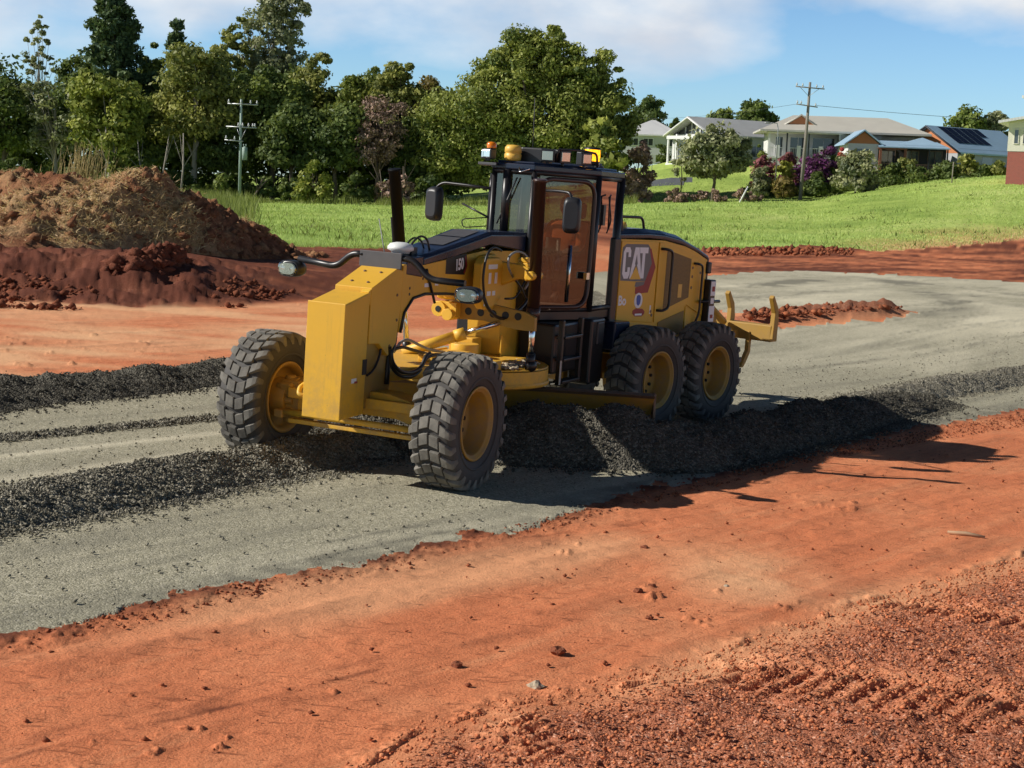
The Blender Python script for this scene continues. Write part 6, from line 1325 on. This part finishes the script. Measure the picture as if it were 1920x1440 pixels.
# ------------------------------------------------------------------ houses
class House:
    def __init__(s, label, px, py, d, yaw, name='house', cat='house', z=None):
        p = P(px, py, d); s.o = empty(name, p, yaw); tag(s.o, label, cat); s.bk = None
    def part(s, m, name, mat, bev=0, parent=None): return m.build(name, mat, parent or s.o, bev)
    def wall(s, x0, x1, y0, y1, z0, z1, mat): m = MB(); m.bx(x0, x1, y0, y1, z0, z1); return s.part(m, 'wall', mat)
    def gable_roof(s, x0, x1, y0, y1, z0, rise, mat, th=.16, over=.5):
        """ridge along local x"""
        ym = (y0 + y1) / 2; m = MB(); k = rise / (ym - y0)
        pg = [(y0 - over, z0 - over * k), (ym, z0 + rise), (y1 + over, z0 - over * k), (y1 + over, z0 - over * k + th), (ym, z0 + rise + th), (y0 - over, z0 - over * k + th)]
        m.prism(pg, 'x', x0 - over, x1 + over); return s.part(m, 'roof', mat)
    def hip_roof(s, x0, x1, y0, y1, z0, rise, mat, th=.2, over=.6, inset=None):
        x0 -= over; x1 += over; y0 -= over; y1 += over; i = (y1 - y0) / 2 if inset is None else inset; ym = (y0 + y1) / 2; m = MB()
        vs = [(x0, y0, z0), (x1, y0, z0), (x1, y1, z0), (x0, y1, z0), (x0, y0, z0 + th), (x1, y0, z0 + th), (x1, y1, z0 + th), (x0, y1, z0 + th), (x0 + i, ym, z0 + rise), (x1 - i, ym, z0 + rise)]
        m.add(vs, [(0, 1, 2, 3), (0, 1, 5, 4), (1, 2, 6, 5), (2, 3, 7, 6), (3, 0, 4, 7), (4, 5, 9, 8), (5, 6, 9), (6, 7, 8, 9), (7, 4, 8)]); return s.part(m, 'roof', mat)
    def window(s, x0, x1, y, z0, z1, fmat='white_paint', axis='y', mull=1):
        m = MB(); w = .07; f = lambda a0, a1, b0, b1, t0, t1: m.bx(a0, a1, y + t0, y + t1, b0, b1) if axis == 'y' else m.bx(y + t0, y + t1, a0, a1, b0, b1)
        f(x0 - w, x0, z0 - w, z1 + w, -.06, .02); f(x1, x1 + w, z0 - w, z1 + w, -.06, .02); f(x0, x1, z1, z1 + w, -.06, .02); f(x0, x1, z0 - w, z0, -.08, .02)
        for k in range(1, mull + 1):
            xm = x0 + (x1 - x0) * k / (mull + 1); f(xm - .03, xm + .03, z0, z1, -.05, .0)
        fr = s.part(m, 'window', fmat); m = MB(); f2 = (lambda t: m.bx(x0, x1, y + t - .01, y + t, z0, z1) if axis == 'y' else m.bx(y + t - .01, y + t, x0, x1, z0, z1)); f2(-.02); s.part(m, 'pane', 'window_glass', 0, fr); return fr
    def post(s, x, y, z0, z1, w, mat, name='post'): m = MB(); m.bx(x - w / 2, x + w / 2, y - w / 2, y + w / 2, z0, z1); return s.part(m, name, mat)

# hidden grey-roofed cottage behind the fig
h = House('low grey house with a pale hipped roof half hidden by the fig', 1165, 284, 232, R(-8))
h.wall(0, 8.6, 0, 8, -1.5, 2.4, 'house_grey'); h.hip_roof(0, 8.6, 0, 8, 2.4, 2.5, 'roof_white')
for x in (1.0, 3.2, 6.9): h.window(x, x + 1.4, 0, 1.0, 2.0)
# white house with glazed gable
h = House('white house with a glazed gable and long grey roof', 1338, 306, 190, R(34))
Wd, Ln = 8.0, 12.0
h.wall(0, Ln, 0, -0 + Wd, -.8, 3.5, 'board_white')
m = MB(); m.prism([(0, 3.505), (Wd, 3.505), (Wd / 2, 5.3)], 'x', .45, .6); g_ = h.part(m, 'gable_glazing', 'window_glass')
m = MB()
for y in (2.0, 3.2, 4.0, 4.8, 6.0): m.bx(.32, .44, y - .09, y + .09, 3.5, 3.5 + 1.8 * (1 - abs(y - 4) / 4) + .05)
m.bx(.30, .45, -.3, Wd + .3, 3.30, 3.55); h.part(m, 'gable_trim', 'white_paint')
h.gable_roof(-.6, Ln, 0, Wd, 3.52, 1.95, 'roof_grey', .18, .5)
m = MB(); m.tube([(-1.12, -.5, 3.25), (-1.12, Wd / 2, 5.50), (-1.12, Wd + .5, 3.25)], .14, 4); h.part(m, 'barge_board', 'white_paint')
for y in (.2, 2.2, 4.2, 6.2, 7.8): h.post(-.8, y, -.8, 3.5, .22, 'white_paint', 'column')
m = MB(); m.bx(-1.0, -.6, 0, Wd, 2.9, 3.3); h.part(m, 'beam', 'white_paint')
for y in (.8, 3.0, 5.2): h.window(y, y + 1.6, 0, .2, 2.5, 'white_paint', 'x')
for x in (2, 6, 10): h.window(x, x + 1.6, 0, 1.0, 2.3)
m = MB(); m.bx(-1.0, -.02, 0, Wd, -.8, -.1); h.part(m, 'porch', 'house_white')
# long house with verandah
h = House('long pale house with a deep shaded verandah and beige roof', 1443, 292, 181, R(-4))
h.wall(0, 8.2, 3.2, 9, -.2, 2.75, 'house_white'); h.wall(8.0, 12.6, .02, 9.0, -1.2, 2.75, 'house_grey'); h.wall(12.55, 17.2, 1.2, 8.8, -1.2, 2.7, 'house_grey')
m = MB(); m.bx(-.3, 8.0, -.1, 3.2, -.22, 0); m.bx(-.2, 7.98, 0, .12, -1.6, -.22); h.part(m, 'verandah_floor', 'house_white')
h.hip_roof(-.4, 17.2, -.1, 9, 2.78, 2.15, 'roof_beige', .22, .9, 4.2)
m = MB(); m.prism([(1.3, 3.35), (5.6, 3.35), (3.5, 4.75)], 'y', 1.1, 4.6); gb = h.part(m, 'gable', 'house_orange'); m = MB(); m.tube([(1.1, 1.0, 3.3), (3.5, 1.0, 4.82), (5.8, 1.0, 3.3)], .12, 4); h.part(m, 'barge_board', 'roof_beige', 0, gb)
m = MB(); m.add([(1.0, .95, 3.32), (3.5, .95, 4.92), (3.5, 5.2, 4.92), (1.0, 5.2, 3.32), (6.0, .95, 3.32), (6.0, 5.2, 3.32)], [(0, 1, 2, 3), (1, 4, 5, 2)]); h.part(m, 'gable_roof', 'roof_beige', 0, gb)
for x in (-.1, 1.9, 4.4, 7.9): h.post(x, .05, -.2, 2.75, .16, 'dark_fascia' if x in (1.9, 4.4) else 'white_paint')
for x in (.9, 3.3, 5.8): h.post(x, .05, -.2, 1.25, .42, 'white_paint', 'balustrade_pier')
m = MB(); m.bx(-.1, 7.9, .03, .08, .95, 1.02)
for k in range(40): m.bx(-.1 + k * .2, -.07 + k * .2, .04, .07, 0, .95)
h.part(m, 'railing', 'house_white')
for x0, x1 in ((.9, 1.7), (2.6, 4.4), (5.2, 7.7)): h.window(x0, x1, 3.2, .1, 2.3, 'white_paint')
h.window(10.3, 12.0, .02, .8, 2.1); h.window(13.6, 15.4, 1.2, .8, 2.1)
m = MB(); m.bx(-.3, 8.2, -.7, 3.2, 2.68, 2.74); h.part(m, 'verandah_ceiling', 'house_cream')
# blue roofed house with orange gables
h = House('blue roofed house with orange gables, solar panels and a brown verandah', 1588, 312, 173, R(-3))
h.wall(0, 3.3, 0, 6, -.6, 2.55, 'house_white'); m = MB(); m.prism([(-.1, 2.56), (3.4, 2.56), (1.65, 3.85)], 'y', .02, 5.9); gb = h.part(m, 'gable', 'house_orange')
m = MB(); m.prism([(-.5, 2.35), (1.65, 3.93), (3.8, 2.35), (3.8, 2.5), (1.65, 4.10), (-.5, 2.5)], 'y', -.5, 7); h.part(m, 'roof', 'roof_blue')
h.window(.9, 2.3, 0, .8, 2.0)
m = MB(); m.add([(3.2, -.8, 2.30), (11.0, -.8, 2.30), (10.2, 2.6, 3.05), (3.6, 2.6, 3.05), (3.2, -.8, 2.18), (11.0, -.8, 2.18), (10.2, 2.6, 2.93), (3.6, 2.6, 2.93)], [(0, 1, 2, 3), (4, 7, 6, 5), (0, 4, 5, 1), (1, 5, 6, 2), (3, 2, 6, 7), (0, 3, 7, 4)]); h.part(m, 'verandah_roof', 'roof_blue')
m = MB(); m.add([(5.4, .3, 2.56), (8.5, 2.2, 3.5), (10.7, .3, 2.56), (10.7, 3, 2.6), (5.4, 3, 2.6), (8.5, 3, 3.5)], [(0, 1, 2), (0, 4, 5, 1), (1, 5, 3, 2)]); h.part(m, 'verandah_gablet', 'roof_blue')
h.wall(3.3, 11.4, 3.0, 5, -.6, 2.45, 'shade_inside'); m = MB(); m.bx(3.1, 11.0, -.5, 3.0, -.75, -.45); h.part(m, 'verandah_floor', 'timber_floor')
for x in (3.5, 6.2): h.post(x, -.4, -.5, 2.2, .26, 'brown_post')
for x in (8.8, 10.8): h.post(x, -.4, -.5, 2.2, .14, 'dark_fascia')
m = MB(); m.bx(3.2, 6.4, -.5, -.3, 2.02, 2.22); h.part(m, 'beam', 'brown_post')
m = MB(); m.bx(3.5, 10.8, -.42, -.38, .42, .48)
for k in range(30): m.bx(3.5 + k * .24, 3.53 + k * .24, -.42, -.39, -.45, .42)
h.part(m, 'railing', 'timber_floor')
for x0 in (4.2, 6.8, 9.4): h.window(x0, x0 + 1.5, 3.0, .0, 2.0, 'timber_floor')
h2 = House('', 1588, 312, 173, 0); bpy.data.objects.remove(h2.o); h2.o = h.o
# main ridge block, turned so that its orange gable shows on the left
T = Matrix.Translation((13.0, 4.6, -.2)) @ Matrix.Rotation(R(40), 4, 'Z')
def hp(m, name, mat, parent=None):
    o = m.build(name, mat, parent or h.o)
    if parent is None: o.matrix_basis = T
    return o
m = MB(); m.bx(0, 13, .0, 8.6, -.6, 2.75); mw = hp(m, 'wall', 'house_grey')
m = MB(); m.prism([(-.05, 2.2), (8.65, 2.2), (4.3, 5.05)], 'x', -.02, .25); hp(m, 'gable', 'house_orange')
m = MB(); m.prism([(-.7, 2.12), (4.3, 5.15), (9.3, 2.12), (9.3, 2.3), (4.3, 5.35), (-.7, 2.3)], 'x', -.5, 13.5); mr = hp(m, 'roof', 'roof_blue')
m = MB(); m.tube([(-.54, -.75, 2.12), (-.54, 4.3, 5.22), (-.54, 9.35, 2.12)], .13, 4); hp(m, 'barge_board', 'dark_fascia')
sl_ = (5.35 - 2.3) / 5.0
for i in range(6):
    for j in range(2):
        x0 = 1.2 + i * 1.25; y0 = 1.0 + j * 1.55 + (i > 3) * .0
        if j == 0 and i > 4: continue
        m = MB(); m.add([(x0, y0, 2.3 + (y0 + .7) * sl_ + .08), (x0 + 1.2, y0, 2.3 + (y0 + .7) * sl_ + .08), (x0 + 1.2, y0 + 1.5, 2.3 + (y0 + 2.2) * sl_ + .08), (x0, y0 + 1.5, 2.3 + (y0 + 2.2) * sl_ + .08)], [(0, 1, 2, 3)]); m.build('solar_panel', 'solar_panel', mr)
m = MB(); m.bx(4.5, 6.4, -.03, -.01, .6, 1.9); m.build('window_pane', 'window_glass', mw)
# two storey cream and red house at the right edge
h = House('cream and red brick house cut off by the right edge', 1886, 330, 140, R(-24))
h.wall(0, 12, 0, 9, -1.2, 2.2, 'red_brick'); h.wall(-.05, 12.05, -.05, 9.05, 2.2, 4.9, 'house_cream')
m = MB(); m.add([(-.9, -.9, 4.62), (12.8, -.9, 7.2), (12.8, 10, 7.2), (-.9, 10, 4.62), (-.9, -.9, 4.86), (12.8, -.9, 7.44), (12.8, 10, 7.44), (-.9, 10, 4.86)], [(0, 3, 2, 1), (4, 5, 6, 7), (0, 1, 5, 4), (1, 2, 6, 5), (2, 3, 7, 6), (3, 0, 4, 7)]); h.part(m, 'roof', 'roof_white')
m = MB(); m.prism([(-.04, 4.88), (12, 4.88), (12, 7.0)], 'y', -.04, .1); h.part(m, 'wall', 'house_cream')
m = MB(); m.add([(.9, -.4, 6.9), (6, -.4, 6.5), (6, 6, 6.5), (.9, 6, 6.9), (.9, -.4, 7.12), (6, -.4, 6.72), (6, 6, 6.72), (.9, 6, 7.12)], [(0, 3, 2, 1), (4, 5, 6, 7), (0, 1, 5, 4), (1, 2, 6, 5), (2, 3, 7, 6), (3, 0, 4, 7)]); h.part(m, 'upper_roof', 'white_paint')
m = MB(); m.bx(1.6, 6, 0, 6, 4.95, 6.6); h.part(m, 'wall', 'house_cream')
for x0 in (.5, 1.25): h.window(x0, x0 + .32, -.05, 2.9, 4.1, 'house_cream', 'y', 0)
h.window(3.0, 4.6, -.05, 2.9, 4.2)

# ------------------------------------------------------------------ camera, sun, sky
cam = bpy.data.cameras.new('camera'); co = bpy.data.objects.new('camera', cam); COL.objects.link(co)
cam.sensor_width = 36; cam.lens = 36 * F / 1920; cam.clip_end = 9000; cam.clip_start = .1
co.matrix_world = Matrix.Translation((0, 0, H)) @ Matrix.Rotation(math.pi / 2 - PIT, 4, 'X') @ Matrix.Rotation(CR, 4, 'Z')
scene.camera = co
SUN_EL, SUN_AZ = R(33.6), R(5.5)
L = Vector((math.cos(SUN_EL) * math.cos(SUN_AZ), math.cos(SUN_EL) * math.sin(SUN_AZ), -math.sin(SUN_EL)))
sl = bpy.data.lights.new('sun', 'SUN'); sl.energy = 5.0; sl.angle = R(.53); sl.color = (1, .955, .88)
so = bpy.data.objects.new('sun', sl); COL.objects.link(so); so.rotation_euler = L.to_track_quat('-Z', 'Y').to_euler(); so.location = (-30, -3, 30)
w = bpy.data.worlds.new('World'); scene.world = w; w.use_nodes = True; nt = w.node_tree; nt.nodes.clear()
out = nt.nodes.new('ShaderNodeOutputWorld'); bg = nt.nodes.new('ShaderNodeBackground'); sky = nt.nodes.new('ShaderNodeTexSky')
sky.sky_type = 'NISHITA'; sky.sun_disc = False; sky.sun_elevation = SUN_EL; sky.sun_rotation = math.atan2(-L.x, -L.y); sky.altitude = 700; sky.air_density = 1.0; sky.dust_density = .3; sky.ozone_density = 2.0
tc = nt.nodes.new('ShaderNodeTexCoord'); mp = nt.nodes.new('ShaderNodeMapping'); mp.inputs['Scale'].default_value = (1.0, 1.0, 2.0); mp.inputs['Location'].default_value = (3.1, 1.7, .4)
no = nt.nodes.new('ShaderNodeTexNoise'); no.inputs['Scale'].default_value = 6.0; no.inputs['Detail'].default_value = 7; no.inputs['Roughness'].default_value = .52; no.inputs['Distortion'].default_value = .1
nt.links.new(tc.outputs['Generated'], mp.inputs[0]); nt.links.new(mp.outputs[0], no.inputs['Vector'])
# cloud cover grows with height above the horizon and to the left of the view
sp = nt.nodes.new('ShaderNodeSeparateXYZ'); nt.links.new(tc.outputs['Generated'], sp.inputs[0])
def mth(op, a, b, c=None):
    n = nt.nodes.new('ShaderNodeMath'); n.operation = op
    for i, v in enumerate((a, b, c)):
        if v is None: continue
        if hasattr(v, 'is_linked'): nt.links.new(v, n.inputs[i])
        else: n.inputs[i].default_value = v
    return n.outputs[0]
cov = mth('ADD', no.outputs[0], mth('MULTIPLY_ADD', sp.outputs[2], 5.0, -.36)); cov = mth('SUBTRACT', cov, mth('MULTIPLY', sp.outputs[0], .05)); hi = nt.nodes.new('ShaderNodeMapRange'); hi.interpolation_type = 'SMOOTHSTEP'; nt.links.new(sp.outputs[2], hi.inputs['Value']); hi.inputs['From Min'].default_value = .14; hi.inputs['From Max'].default_value = .30; cov = mth('SUBTRACT', cov, mth('MULTIPLY', hi.outputs['Result'], 6.0))
rp = nt.nodes.new('ShaderNodeValToRGB'); rp.color_ramp.elements[0].position = .50; rp.color_ramp.elements[1].position = .78
nt.links.new(cov, rp.inputs[0])
n2 = nt.nodes.new('ShaderNodeTexNoise'); n2.inputs['Scale'].default_value = 9; n2.inputs['Detail'].default_value = 6; nt.links.new(mp.outputs[0], n2.inputs['Vector'])
cr = nt.nodes.new('ShaderNodeValToRGB'); cr.color_ramp.elements[0].color = (5.6, 6.1, 6.9, 1); cr.color_ramp.elements[1].color = (8.4, 8.5, 8.6, 1); cr.color_ramp.elements[0].position = .35; cr.color_ramp.elements[1].position = .65
nt.links.new(n2.outputs[0], cr.inputs[0])
tint = nt.nodes.new('ShaderNodeMix'); tint.data_type = 'RGBA'; tint.blend_type = 'MULTIPLY'; tint.inputs[0].default_value = 1; nt.links.new(sky.outputs[0], tint.inputs[6]); tint.inputs[7].default_value = (.74, .98, 1.24, 1)
gr = nt.nodes.new('ShaderNodeMapRange'); gr.interpolation_type = 'SMOOTHSTEP'; nt.links.new(sp.outputs[2], gr.inputs['Value']); gr.inputs['From Min'].default_value = .06; gr.inputs['From Max'].default_value = .45; gr.inputs['To Min'].default_value = 2.3; gr.inputs['To Max'].default_value = .37
mx = nt.nodes.new('ShaderNodeMix'); mx.data_type = 'RGBA'; nt.links.new(rp.outputs[0], mx.inputs[0]); nt.links.new(tint.outputs[2], mx.inputs[6]); nt.links.new(cr.outputs[0], mx.inputs[7])
gm = nt.nodes.new('ShaderNodeMix'); gm.data_type = 'RGBA'; gm.blend_type = 'MULTIPLY'; gm.inputs[0].default_value = 1; nt.links.new(mx.outputs[2], gm.inputs[6]); nt.links.new(gr.outputs['Result'], gm.inputs[7])
nt.links.new(gm.outputs[2], bg.inputs[0]); bg.inputs[1].default_value = .05; nt.links.new(bg.outputs[0], out.inputs[0])
scene.view_settings.view_transform = 'Standard'; scene.view_settings.look = 'None'; scene.view_settings.exposure = 0; scene.view_settings.gamma = 1
scene.cycles.max_bounces = 6; scene.cycles.diffuse_bounces = 2; scene.cycles.glossy_bounces = 3; scene.cycles.transmission_bounces = 4; scene.cycles.transparent_max_bounces = 12; scene.cycles.caustics_reflective = False; scene.cycles.caustics_refractive = False
scene.cycles.use_denoising = True
